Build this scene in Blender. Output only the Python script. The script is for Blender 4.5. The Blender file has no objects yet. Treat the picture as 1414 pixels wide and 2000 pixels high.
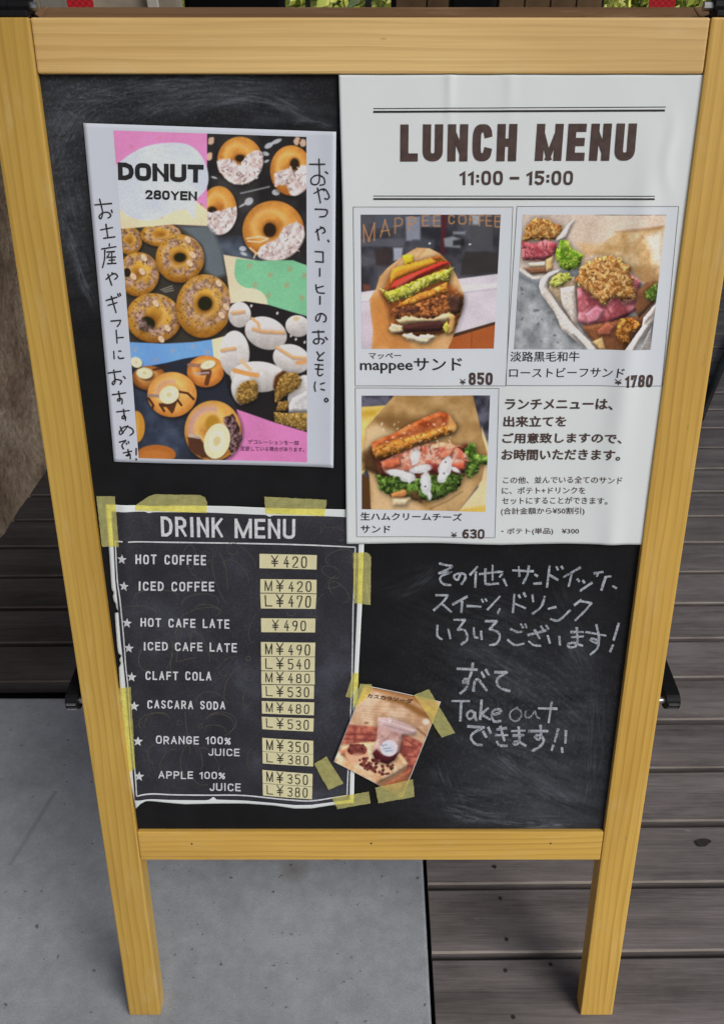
import bpy, bmesh, math, random
import numpy as np
from mathutils import Matrix, Vector
random.seed(7); rng = np.random.default_rng(7)
R = math.radians

# ------------------------------------------------------------------ camera, sky, sun, exposure
scene = bpy.context.scene
W0, H0, FPX, CX, CY = 1414.0, 2000.0, 1650.0, 724.0, 1000.0     # photograph size, focal length and centre, in its pixels
PITCH, TILT, CAMH, DIST = R(36.25), R(14.3), 1.1755, 0.8387      # camera pitch, lean of the front panel, eye height, metres to the panel
cam = bpy.data.objects.new('camera', bpy.data.cameras.new('camera'))
scene.collection.objects.link(cam); scene.camera = cam
cam.location = (0, 0, CAMH); cam.rotation_euler = (R(90) - PITCH, 0, 0)
cd = cam.data
cd.sensor_fit = 'VERTICAL'; cd.sensor_height = 36.0; cd.sensor_width = 36.0
cd.lens = 36.0 * FPX / H0; cd.shift_x = -(CX - W0 / 2) / H0
cd.clip_start = 0.02; cd.clip_end = 500

SUN = Vector((0.92, -0.80, 1.12)).normalized()
world = bpy.data.worlds.new('World'); scene.world = world; world.use_nodes = True
wn = world.node_tree.nodes; wn.clear()
sky = wn.new('ShaderNodeTexSky'); sky.sky_type = 'NISHITA'; sky.sun_disc = False
sky.sun_elevation = math.asin(SUN.z); sky.sun_rotation = math.atan2(SUN.x, SUN.y)
sky.air_density = 1.0; sky.dust_density = 3.0; sky.ozone_density = 0.6
bg = wn.new('ShaderNodeBackground'); bg.inputs['Strength'].default_value = 0.105
wo = wn.new('ShaderNodeOutputWorld')
world.node_tree.links.new(sky.outputs[0], bg.inputs[0]); world.node_tree.links.new(bg.outputs[0], wo.inputs[0])
sl = bpy.data.lights.new('sun', 'SUN'); sl.energy = 1.5; sl.angle = R(32); sl.color = (1.0, 0.985, 0.965)
so = bpy.data.objects.new('sun', sl); scene.collection.objects.link(so)
so.rotation_euler = SUN.to_track_quat('Z', 'Y').to_euler(); so.location = (3, -5, 4)
vs = scene.view_settings
scene.display_settings.display_device = 'sRGB'
vs.view_transform = 'Standard'; vs.look = 'None'; vs.gamma = 1.0; vs.use_curve_mapping = False
vs.exposure = -0.07
scene.cycles.max_bounces = 6; scene.cycles.transparent_max_bounces = 12

# ------------------------------------------------------------------ frames of reference
cp, sp, ct, st = math.cos(PITCH), math.sin(PITCH), math.cos(TILT), math.sin(TILT)
FWD = np.array([0, cp, -sp]); DWN = np.array([0, -sp, -cp]); RGT = np.array([1., 0, 0])
BUP = np.array([0, st, ct]); BN = np.array([0, -ct, st])          # up along the panel, out of the panel
P0 = FWD * DIST
MB = Matrix(((1, 0, 0, P0[0]), (0, st, -ct, P0[1]), (0, ct, st, P0[2] + CAMH), (0, 0, 0, 1)))

def bp(px, py):
    """photo pixel -> (u, w) on the panel plane, metres"""
    px = np.asarray(px, float); py = np.asarray(py, float)
    d = ((px - CX) / FPX)[..., None] * RGT + ((py - CY) / FPX)[..., None] * DWN + FWD
    t = (P0 @ BN) / (d @ BN)
    q = d * t[..., None] - P0
    return np.stack([q @ RGT, q @ BUP], -1)

def gp(px, py, z=0.0):
    """photo pixel -> point on the floor"""
    d = ((px - CX) / FPX) * RGT + ((py - CY) / FPX) * DWN + FWD
    t = (z - CAMH) / d[2]
    return d[0] * t, d[1] * t

def lin(c):
    c = np.asarray(c, float) / 255.0
    return np.where(c <= 0.04045, c / 12.92, ((c + 0.055) / 1.055) ** 2.4)

# ------------------------------------------------------------------ materials
def new_mat(name):
    m = bpy.data.materials.new(name); m.use_nodes = True
    nt = m.node_tree; nt.nodes.clear()
    out = nt.nodes.new('ShaderNodeOutputMaterial')
    b = nt.nodes.new('ShaderNodeBsdfPrincipled'); nt.links.new(b.outputs[0], out.inputs[0])
    return m, nt, b, out

def N(nt, typ, **kw):
    n = nt.nodes.new(typ)
    for k, v in kw.items():
        if k.startswith('i_'): n.inputs[int(k[2:])].default_value = v
        else: setattr(n, k, v)
    return n

def ramp(nt, fac, stops):
    r = nt.nodes.new('ShaderNodeValToRGB'); e = r.color_ramp.elements
    while len(e) < len(stops): e.new(0.5)
    for k, (p, c) in enumerate(stops):
        e[k].position = p; e[k].color = (*c, 1) if len(c) == 3 else c
    nt.links.new(fac, r.inputs[0]); return r

def noise(nt, vec, scale, detail=4, rough=0.55, dist=0.0):
    n = nt.nodes.new('ShaderNodeTexNoise'); n.inputs['Scale'].default_value = scale
    n.inputs['Detail'].default_value = detail; n.inputs['Roughness'].default_value = rough; n.inputs['Distortion'].default_value = dist
    if vec is not None: nt.links.new(vec, n.inputs['Vector'])
    return n

def mapping(nt, vec, scale=(1, 1, 1), loc=(0, 0, 0), rot=(0, 0, 0)):
    m = nt.nodes.new('ShaderNodeMapping'); m.inputs['Scale'].default_value = scale
    m.inputs['Location'].default_value = loc; m.inputs['Rotation'].default_value = rot
    nt.links.new(vec, m.inputs['Vector']); return m.outputs[0]

def mix(nt, fac, a, b, mode='MIX'):
    m = nt.nodes.new('ShaderNodeMix'); m.data_type = 'RGBA'; m.blend_type = mode; m.clamp_factor = True
    for sock, v in ((m.inputs[0], fac), (m.inputs[6], a), (m.inputs[7], b)):
        if isinstance(v, (int, float)): sock.default_value = v
        elif isinstance(v, (tuple, list)): sock.default_value = (*v, 1) if len(v) == 3 else v
        else: nt.links.new(v, sock)
    return m.outputs[2]

def math_n(nt, op, a, b=0.0, c=0.0):
    m = nt.nodes.new('ShaderNodeMath'); m.operation = op
    for k, v in enumerate((a, b, c)):
        if isinstance(v, (int, float)): m.inputs[k].default_value = v
        else: nt.links.new(v, m.inputs[k])
    return m.outputs[0]

def bump(nt, b, h, strength=0.3, dist=0.002):
    bm = nt.nodes.new('ShaderNodeBump'); bm.inputs['Strength'].default_value = strength; bm.inputs['Distance'].default_value = dist
    nt.links.new(h, bm.inputs['Height']); nt.links.new(bm.outputs[0], b.inputs['Normal'])

def plain(name, col, rough=0.6, spec=0.5, var=0.12, scale=40.0, metal=0.0):
    m, nt, b, out = new_mat(name)
    tc = nt.nodes.new('ShaderNodeTexCoord')
    n = noise(nt, tc.outputs['Object'], scale, 5)
    lo = tuple(max(0, c * (1 - var)) for c in col); hi = tuple(min(1, c * (1 + var)) for c in col)
    r = ramp(nt, n.outputs[0], [(0.3, lo), (0.7, hi)])
    nt.links.new(r.outputs[0], b.inputs['Base Color'])
    b.inputs['Roughness'].default_value = rough; b.inputs['Specular IOR Level'].default_value = spec
    b.inputs['Metallic'].default_value = metal
    return m

def attr_mat(name, rough=0.55, spec=0.3, grain=0.0):
    m, nt, b, out = new_mat(name)
    a = nt.nodes.new('ShaderNodeAttribute'); a.attribute_name = 'Col'
    col = a.outputs['Color']
    if grain:
        tc = nt.nodes.new('ShaderNodeTexCoord'); n = noise(nt, tc.outputs['Object'], 900, 2)
        r = ramp(nt, n.outputs[0], [(0.3, (1 - grain,) * 3), (0.7, (1 + grain,) * 3)])
        col = mix(nt, 1.0, col, r.outputs[0], 'MULTIPLY')
    nt.links.new(col, b.inputs['Base Color'])
    b.inputs['Roughness'].default_value = rough; b.inputs['Specular IOR Level'].default_value = spec
    return m

def pine_mat(name, base, ring_c, k=1.0):
    m, nt, b, out = new_mat(name)
    a = nt.nodes.new('ShaderNodeAttribute'); a.attribute_name = 'grain'
    v = a.outputs['Vector']                      # x along the length, y across the face, z depth (metres, with an offset per board)
    warp = noise(nt, mapping(nt, v, (1.6, 9.0, 9.0)), 1.0, 3, 0.5)
    warp2 = noise(nt, mapping(nt, v, (7.0, 30.0, 30.0)), 1.0, 2, 0.5)
    sx = nt.nodes.new('ShaderNodeSeparateXYZ'); nt.links.new(v, sx.inputs[0])
    y = math_n(nt, 'MULTIPLY_ADD', warp.outputs[0], 0.030, sx.outputs[1])
    y = math_n(nt, 'MULTIPLY_ADD', warp2.outputs[0], 0.0035, y)
    y = math_n(nt, 'MULTIPLY_ADD', sx.outputs[2], 0.5, y)
    ph = math_n(nt, 'FRACT', math_n(nt, 'MULTIPLY', y, 118.0))
    ring = ramp(nt, ph, [(0.0, (0, 0, 0)), (0.55, (0.25,) * 3), (0.86, (0.95,) * 3), (0.93, (0.75,) * 3), (1.0, (0, 0, 0))])
    amp = noise(nt, mapping(nt, v, (2.0, 55.0, 55.0)), 1.0, 2)
    fibre = noise(nt, mapping(nt, v, (9.0, 900.0, 900.0)), 1.0, 3)
    col = mix(nt, math_n(nt, 'MULTIPLY', ring.outputs[0], math_n(nt, 'MULTIPLY_ADD', amp.outputs[0], 1.1, -0.05)), base, ring_c)
    big = noise(nt, mapping(nt, v, (2.2, 12.0, 12.0), (3, 1, 7)), 1.0, 3)
    tone = ramp(nt, big.outputs[0], [(0.3, (0.85, 0.80, 0.72)), (0.7, (1.12, 1.15, 1.26))])
    col = mix(nt, 1.0, col, tone.outputs[0], 'MULTIPLY')
    fr = ramp(nt, fibre.outputs[0], [(0.25, (0.90, 0.88, 0.84)), (0.7, (1.05, 1.05, 1.05))])
    col = mix(nt, 1.0, col, fr.outputs[0], 'MULTIPLY')
    fl = noise(nt, mapping(nt, v, (38.0, 150.0, 150.0), (5, 2, 1)), 1.0, 2, 0.6); pale = noise(nt, mapping(nt, v, (11.0, 46.0, 46.0), (1, 8, 3)), 1.0, 4, 0.7)
    col = mix(nt, ramp(nt, fl.outputs[0], [(0.74, (0, 0, 0)), (0.80, (0.5,) * 3)]).outputs[0], col, (0.20, 0.11, 0.03))
    col = mix(nt, ramp(nt, pale.outputs[0], [(0.56, (0, 0, 0)), (0.75, (0.22,) * 3)]).outputs[0], col, (0.78, 0.62, 0.36))
    nt.links.new(col, b.inputs['Base Color'])
    b.inputs['Roughness'].default_value = 0.42; b.inputs['Specular IOR Level'].default_value = 0.45
    bump(nt, b, fibre.outputs[0], 0.12, 0.0006)
    return m

M = {}
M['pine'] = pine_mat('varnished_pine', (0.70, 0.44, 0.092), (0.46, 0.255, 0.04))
M['pine_rear_shaded'] = pine_mat('shaded_rear_pine', (0.23, 0.135, 0.06), (0.15, 0.08, 0.03))  # rear frame: shade from blocked overhead light is put into the wood colour
M['pine_left_shaded'] = pine_mat('shaded_varnished_pine', (0.56, 0.36, 0.072), (0.38, 0.215, 0.033))  # left stile: the dimmer light on the left is painted into its colour
M['pine_sheen'] = pine_mat('sheen_varnished_pine', (0.74, 0.50, 0.19), (0.54, 0.33, 0.095))  # top rail: sky sheen on the varnish is painted in as paler wood
M['paper'] = plain('white_paper', (0.765, 0.82, 0.82), 0.7, 0.15, 0.012, 14)
M['cool_paper'] = plain('cool_white_paper', (0.655, 0.705, 0.79), 0.7, 0.15, 0.012, 14)
M['panel_paper'] = plain('pale_blue_print', (0.735, 0.785, 0.835), 0.7, 0.15, 0.015, 14)
M['print'] = attr_mat('printed_ink', 0.6, 0.12, 0.05)
M['board'] = attr_mat('blackboard_paint', 0.75, 0.16, 0.10)
M['ink_brown'] = plain('brown_ink', (0.078, 0.048, 0.042), 0.6, 0.3, 0.25, 160)
M['ink_black'] = plain('black_ink', (0.022, 0.021, 0.023), 0.6, 0.3, 0.3, 160)
M['ink_grey'] = plain('grey_ink', (0.16, 0.155, 0.16), 0.6, 0.3, 0.2, 160)
M['ink_white'] = plain('white_print', (0.68, 0.70, 0.73), 0.65, 0.3, 0.16, 300)
M['ink_line'] = plain('dim_line_print', (0.085, 0.078, 0.062), 0.65, 0.3, 0.3, 200)
M['ink_purple'] = plain('purple_ink', (0.17, 0.06, 0.13), 0.6, 0.3, 0.2, 160)
M['sticker'] = plain('cream_sticker', (0.74, 0.70, 0.43), 0.6, 0.3, 0.05, 120)
M['black_plastic'] = plain('black_plastic', (0.005, 0.005, 0.006), 0.55, 0.22, 0.2, 60)
M['steel'] = plain('bright_steel', (0.5, 0.5, 0.52), 0.3, 0.5, 0.1, 60, 0.9)
M['screw'] = plain('dark_screw', (0.03, 0.026, 0.022), 0.5, 0.5, 0.2, 200)

def dark_print():
    m, nt, b, out = new_mat('chalkboard_print')
    tc = nt.nodes.new('ShaderNodeTexCoord'); v = tc.outputs['Object']
    n1 = noise(nt, v, 14, 5, 0.6); n2 = noise(nt, v, 420, 3, 0.7)
    r1 = ramp(nt, n1.outputs[0], [(0.32, (0.020, 0.020, 0.026)), (0.55, (0.036, 0.036, 0.047)), (0.75, (0.075, 0.078, 0.105))])
    r2 = ramp(nt, n2.outputs[0], [(0.35, (0.70,) * 3), (0.62, (1.15,) * 3), (0.75, (1.9,) * 3)])
    nt.links.new(mix(nt, 1.0, r1.outputs[0], r2.outputs[0], 'MULTIPLY'), b.inputs['Base Color'])
    b.inputs['Roughness'].default_value = 0.5; b.inputs['Specular IOR Level'].default_value = 0.4
    return m
M['dark_print'] = dark_print()

def tape_mat():
    m, nt, b, out = new_mat('yellow_masking_tape')
    nt.nodes.remove(b)
    tc = nt.nodes.new('ShaderNodeTexCoord'); v = tc.outputs['Object']
    n = noise(nt, v, 160, 5, 0.65); n2 = noise(nt, v, 35, 3)
    d = N(nt, 'ShaderNodeBsdfDiffuse'); t = N(nt, 'ShaderNodeBsdfTransparent')
    c1 = ramp(nt, n.outputs[0], [(0.3, (0.28, 0.27, 0.105)), (0.7, (0.42, 0.40, 0.16))])
    c2 = ramp(nt, n2.outputs[0], [(0.3, (0.58, 0.53, 0.12)), (0.7, (0.69, 0.635, 0.19))])
    wr = noise(nt, mapping(nt, v, (40, 260, 40), (0, 0, 0), (0, 0, .6)), 1.0, 4, 0.6, 1.0); bm_ = N(nt, 'ShaderNodeBump'); bm_.inputs['Strength'].default_value = 0.8; bm_.inputs['Distance'].default_value = 0.0012; nt.links.new(wr.outputs[0], bm_.inputs['Height']); nt.links.new(bm_.outputs[0], d.inputs['Normal'])
    nt.links.new(c1.outputs[0], d.inputs[0]); nt.links.new(c2.outputs[0], t.inputs[0])
    g = N(nt, 'ShaderNodeBsdfGlossy'); g.inputs[0].default_value = (0.03, 0.03, 0.03, 1); g.inputs['Roughness'].default_value = 0.4
    a = N(nt, 'ShaderNodeAddShader'); nt.links.new(d.outputs[0], a.inputs[0]); nt.links.new(t.outputs[0], a.inputs[1])
    a2 = N(nt, 'ShaderNodeAddShader'); nt.links.new(a.outputs[0], a2.inputs[0]); nt.links.new(g.outputs[0], a2.inputs[1])
    nt.links.new(a2.outputs[0], out.inputs[0])
    return m
M['tape'] = tape_mat()

def chalk_mat(name, lo, hi):
    m, nt, b, out = new_mat(name)
    tc = nt.nodes.new('ShaderNodeTexCoord'); v = tc.outputs['Object']
    n = noise(nt, v, 520, 4, 0.75); n2 = noise(nt, v, 60, 3)
    f = math_n(nt, 'ADD', n.outputs[0], math_n(nt, 'MULTIPLY', n2.outputs[0], 0.45))
    r = ramp(nt, f, [(lo, (0, 0, 0)), (hi, (1, 1, 1))])
    b.inputs['Base Color'].default_value = (0.50, 0.54, 0.60, 1); b.inputs['Roughness'].default_value = 0.9
    b.inputs['Specular IOR Level'].default_value = 0.1
    t = N(nt, 'ShaderNodeBsdfTransparent'); mx = N(nt, 'ShaderNodeMixShader')
    nt.links.new(r.outputs[0], mx.inputs[0]); nt.links.new(t.outputs[0], mx.inputs[1]); nt.links.new(b.outputs[0], mx.inputs[2])
    nt.links.new(mx.outputs[0], out.inputs[0])
    return m
M['chalk'] = chalk_mat('white_chalk', 0.47, 0.84)
M['chalk_faint'] = chalk_mat('faint_white_chalk', 0.50, 1.05)

# ------------------------------------------------------------------ object helpers
col = scene.collection
def tag(o, label=None, cat=None, group=None, kind=None):
    if label: o['label'] = label
    if cat: o['category'] = cat
    if group: o['group'] = group
    if kind: o['kind'] = kind
    return o

def mesh_obj(name, V, F, mats, parent=None, colors=None, smooth=False, mi=None, grain=None):
    me = bpy.data.meshes.new(name)
    V = np.asarray(V, np.float32)
    if isinstance(F, np.ndarray):
        n, k = F.shape
        me.vertices.add(len(V)); me.vertices.foreach_set('co', V.ravel())
        me.loops.add(n * k); me.loops.foreach_set('vertex_index', F.ravel().astype(np.int32))
        me.polygons.add(n); me.polygons.foreach_set('loop_start', np.arange(0, n * k, k, dtype=np.int32))
        me.polygons.foreach_set('loop_total', np.full(n, k, np.int32))
        me.update(calc_edges=True)
    else:
        me.from_pydata([tuple(map(float, v)) for v in V], [], F)
    if colors is not None:
        a = me.color_attributes.new('Col', 'FLOAT_COLOR', 'POINT')
        c4 = np.ones((len(V), 4), np.float32); c4[:, :3] = colors
        a.data.foreach_set('color', c4.ravel())
    if grain is not None:
        a = me.attributes.new('grain', 'FLOAT_VECTOR', 'POINT'); a.data.foreach_set('vector', np.asarray(grain, np.float32).ravel())
    for m in (mats if isinstance(mats, (list, tuple)) else [mats]): me.materials.append(m)
    if mi is not None: me.polygons.foreach_set('material_index', np.asarray(mi, np.int32))
    if smooth: me.polygons.foreach_set('use_smooth', np.ones(len(me.polygons), bool))
    me.update()
    o = bpy.data.objects.new(name, me); col.objects.link(o)
    if parent is not None: o.parent = parent
    return o

def empty(name, mat=None, loc=None):
    o = bpy.data.objects.new(name, None); o.empty_display_size = 0.1; col.objects.link(o)
    if mat is not None: o.matrix_world = mat
    if loc is not None: o.location = loc
    return o

class Geo:
    """collects boxes, tubes, prisms in plain coordinates"""
    def __init__(s): s.v = []; s.f = []; s.m = []
    def add(s, V, F, m=0):
        k = len(s.v); s.v += [tuple(map(float, v)) for v in V]; s.f += [[i + k for i in f] for f in F]; s.m += [m] * len(F)
    def box(s, x0, x1, y0, y1, z0, z1, m=0, bev=0.0):
        bm = bmesh.new(); bmesh.ops.create_cube(bm, size=1.0)
        for v in bm.verts:
            v.co = ((x0 + x1) / 2 + v.co.x * (x1 - x0), (y0 + y1) / 2 + v.co.y * (y1 - y0), (z0 + z1) / 2 + v.co.z * (z1 - z0))
        if bev: bmesh.ops.bevel(bm, geom=bm.edges[:], offset=bev, segments=2, profile=0.6, affect='EDGES')
        bm.verts.index_update()
        s.add([v.co[:] for v in bm.verts], [[v.index for v in f.verts] for f in bm.faces], m); bm.free()
    def tube(s, pts, rad, n=10, m=0, cap=True):
        pts = [Vector(p) for p in pts]; rad = rad if isinstance(rad, (list, tuple)) else [rad] * len(pts)
        V = []; F = []
        for i, p in enumerate(pts):
            d = (pts[min(i + 1, len(pts) - 1)] - pts[max(i - 1, 0)]).normalized()
            a = d.orthogonal().normalized() if i == 0 else (a - d * a.dot(d)).normalized()
            b = d.cross(a)
            for k in range(n):
                t = 2 * math.pi * k / n; V.append(p + (a * math.cos(t) + b * math.sin(t)) * rad[i])
        for i in range(len(pts) - 1):
            for k in range(n):
                F.append([i * n + k, i * n + (k + 1) % n, (i + 1) * n + (k + 1) % n, (i + 1) * n + k])
        if cap: F += [list(range(n))[::-1], [(len(pts) - 1) * n + k for k in range(n)]]
        s.add(V, F, m)
    def prism(s, poly, axis, a, b, m=0):
        """polygon (2D) pushed along an axis from a to b"""
        n = len(poly)
        def mk(p, t):
            return {0: (t, p[0], p[1]), 1: (p[0], t, p[1]), 2: (p[0], p[1], t)}[axis]
        V = [mk(p, a) for p in poly] + [mk(p, b) for p in poly]
        F = [list(range(n))[::-1], list(range(n, 2 * n))] + [[i, (i + 1) % n, n + (i + 1) % n, n + i] for i in range(n)]
        s.add(V, F, m)
    def build(s, name, mats, parent=None, smooth=False, org=(0, 0, 0), grain=None):
        V = np.array(s.v) - np.array(org)
        o = mesh_obj(name, V, s.f, mats, parent, None, smooth, s.m, grain)
        bm = bmesh.new(); bm.from_mesh(o.data); bmesh.ops.recalc_face_normals(bm, faces=bm.faces[:]); bm.to_mesh(o.data); bm.free()
        return o

# ---- sheets lying on the panel: everything is in panel coordinates (u, w, n)
class Root:
    """a thing lying on the panel: its own frame at (u0, w0), its lift above the panel, its way of bulging"""
    def __init__(s, px, py, base, bend=None):
        q = bp(px, py); s.org = np.array([q[0], q[1], 0.0]); s.base = base; s.bend = bend; s.k = 0
        s.mat = MB @ Matrix.Translation(s.org); s.obj = None
    def pos(s, PX, PY, dn=0.0):
        q = bp(PX, PY); n = np.full(q.shape[:-1], s.base) + dn
        if s.bend is not None: n = n + s.bend(np.asarray(PX, float), np.asarray(PY, float))
        return np.concatenate([q, n[..., None]], -1) - s.org
    def own(s, o): o.matrix_world = s.mat; s.obj = o; return o

def quad_grid(q, nx, ny):
    q = np.array(q, float); s, t = np.meshgrid(np.linspace(0, 1, nx), np.linspace(0, 1, ny))
    s = s[..., None]; t = t[..., None]
    p = q[0] * (1 - s) * (1 - t) + q[1] * s * (1 - t) + q[2] * s * t + q[3] * (1 - s) * t
    return p[..., 0], p[..., 1]

def grid_faces(nx, ny):
    i = np.arange(ny - 1)[:, None] * nx + np.arange(nx - 1)[None, :]
    return np.stack([i + nx, i + nx + 1, i + 1, i], -1).reshape(-1, 4)

def resample(pl, n):
    pl = np.array(pl, float); d = np.r_[0, np.cumsum(np.linalg.norm(np.diff(pl, axis=0), axis=1))]
    t = np.linspace(0, d[-1], n); return np.stack([np.interp(t, d, pl[:, 0]), np.interp(t, d, pl[:, 1])], -1)

def coons(L, Rr, T, B, nx, ny):
    L = resample(L, ny); Rr = resample(Rr, ny); T = resample(T, nx); B = resample(B, nx)
    s = np.linspace(0, 1, nx)[None, :, None]; t = np.linspace(0, 1, ny)[:, None, None]
    P = (1 - s) * L[:, None] + s * Rr[:, None] + (1 - t) * T[None] + t * B[None]
    P -= (1 - s) * (1 - t) * T[0] + s * (1 - t) * T[-1] + (1 - s) * t * B[0] + s * t * B[-1]
    return P[..., 0], P[..., 1]

def sheet(root, name, PX, PY, mat, parent=None, dn=0.0, colors=None, thick=0.00012, smooth=True):
    ny, nx = PX.shape
    V = root.pos(PX, PY, dn).reshape(-1, 3); F = grid_faces(nx, ny)
    if parent is None:       # a loose sheet has a thickness and a back
        Vb = root.pos(PX, PY, dn - thick).reshape(-1, 3); k = len(V)
        ring = np.r_[np.arange(nx), np.arange(1, ny) * nx + nx - 1, (ny - 1) * nx + np.arange(nx - 2, -1, -1), np.arange(ny - 2, 0, -1) * nx]
        r2 = np.roll(ring, -1)
        F = np.concatenate([F, F[:, ::-1] + k, np.stack([ring, r2, r2 + k, ring + k], -1)]); V = np.concatenate([V, Vb])
    o = mesh_obj(name, V, F, mat, parent, colors, smooth)
    if parent is None: root.own(o)
    return o

# ---- strokes and lettering
def smooth_pl(p, n=6):
    p = np.array(p, float)
    if len(p) < 3: return p
    q = np.vstack([2 * p[0] - p[1], p, 2 * p[-1] - p[-2]]); out = []
    for i in range(1, len(q) - 2):
        a, b, c, d = q[i - 1], q[i], q[i + 1], q[i + 2]
        for t in np.linspace(0, 1, n, endpoint=False):
            out.append(0.5 * ((2 * b) + (-a + c) * t + (2 * a - 5 * b + 4 * c - d) * t * t + (-a + 3 * b - 3 * c + d) * t ** 3))
    out.append(p[-1]); return np.array(out)

def ribbon(p, w, cap=0.0, closed=False, wob=0.0):
    """2D polyline -> strip of quads (left/right points)"""
    p = np.array(p, float)
    if closed: p = np.vstack([p, p[:1]])
    d = np.diff(p, axis=0); L = np.linalg.norm(d, axis=1); keep = np.r_[True, L > 1e-9]; p = p[keep]
    d = np.diff(p, axis=0); d /= np.linalg.norm(d, axis=1)[:, None]
    if cap and not closed:
        p = p.copy(); p[0] -= d[0] * cap; p[-1] += d[-1] * cap
    nr = np.stack([-d[:, 1], d[:, 0]], -1)
    if closed: a = np.vstack([nr[-1:], nr]); b = np.vstack([nr, nr[:1]])
    else: a = np.vstack([nr[:1], nr]); b = np.vstack([nr, nr[-1:]])
    m = a + b; l = np.maximum(np.linalg.norm(m, axis=1), 1e-6)[:, None]; m /= l
    k = 1.0 / np.maximum((m * a).sum(1), 0.45)
    ww = np.full(len(p), w / 2.0)
    if wob: ww = ww * (1 + wob * rng.uniform(-1, 1, len(p)))
    off = m * (k * ww)[:, None]
    return p + off, p - off

def draw_strokes(root, name, strokes, mat, parent, dn=0.0003, step=None):
    """strokes: list of (left points, right points) in photo pixels; each one lies a hair above the one before"""
    V = []; F = []; k = 0
    for i, (a, b) in enumerate(strokes):
        n = len(a); z = dn + (i % 12) * 0.000012
        if step:
            L = np.r_[0, np.cumsum(np.linalg.norm(np.diff(a, axis=0), axis=1))]
            t = np.unique(np.r_[L, np.arange(0, L[-1], step)])
            a = np.stack([np.interp(t, L, a[:, 0]), np.interp(t, L, a[:, 1])], -1); b = np.stack([np.interp(t, L, b[:, 0]), np.interp(t, L, b[:, 1])], -1); n = len(a)
        V.append(root.pos(a[:, 0], a[:, 1], z)); V.append(root.pos(b[:, 0], b[:, 1], z))
        for j in range(n - 1): F.append((k + j, k + j + 1, k + n + j + 1, k + n + j))
        k += 2 * n
    V = np.concatenate(V)
    # all faces look out of the panel
    F = np.array(F); e1 = V[F[:, 1]] - V[F[:, 0]]; e2 = V[F[:, 3]] - V[F[:, 0]]
    flip = (e1[:, 0] * e2[:, 1] - e1[:, 1] * e2[:, 0]) < 0
    F[flip] = F[flip][:, ::-1]
    return mesh_obj(name, V, F, mat, parent)

def O_(x0, y0, x1, y1, n=20, a0=0, a1=360):
    t = np.radians(np.linspace(a0, a1, n)); cx, cy, rx, ry = (x0 + x1) / 2, (y0 + y1) / 2, (x1 - x0) / 2, (y1 - y0) / 2
    return [(cx + rx * math.sin(a), cy - ry * math.cos(a)) for a in t]
def SR(x0, y0, x1, y1, r=0.42, a0=0, a1=360, n=40):
    """rounded box as a loop (superellipse)"""
    t = np.radians(np.linspace(a0, a1, n)); cx, cy, rx, ry = (x0 + x1) / 2, (y0 + y1) / 2, (x1 - x0) / 2, (y1 - y0) / 2
    f = lambda v: math.copysign(abs(v) ** r, v)
    return [(cx + rx * f(math.sin(a)), cy - ry * f(math.cos(a))) for a in t]

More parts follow.
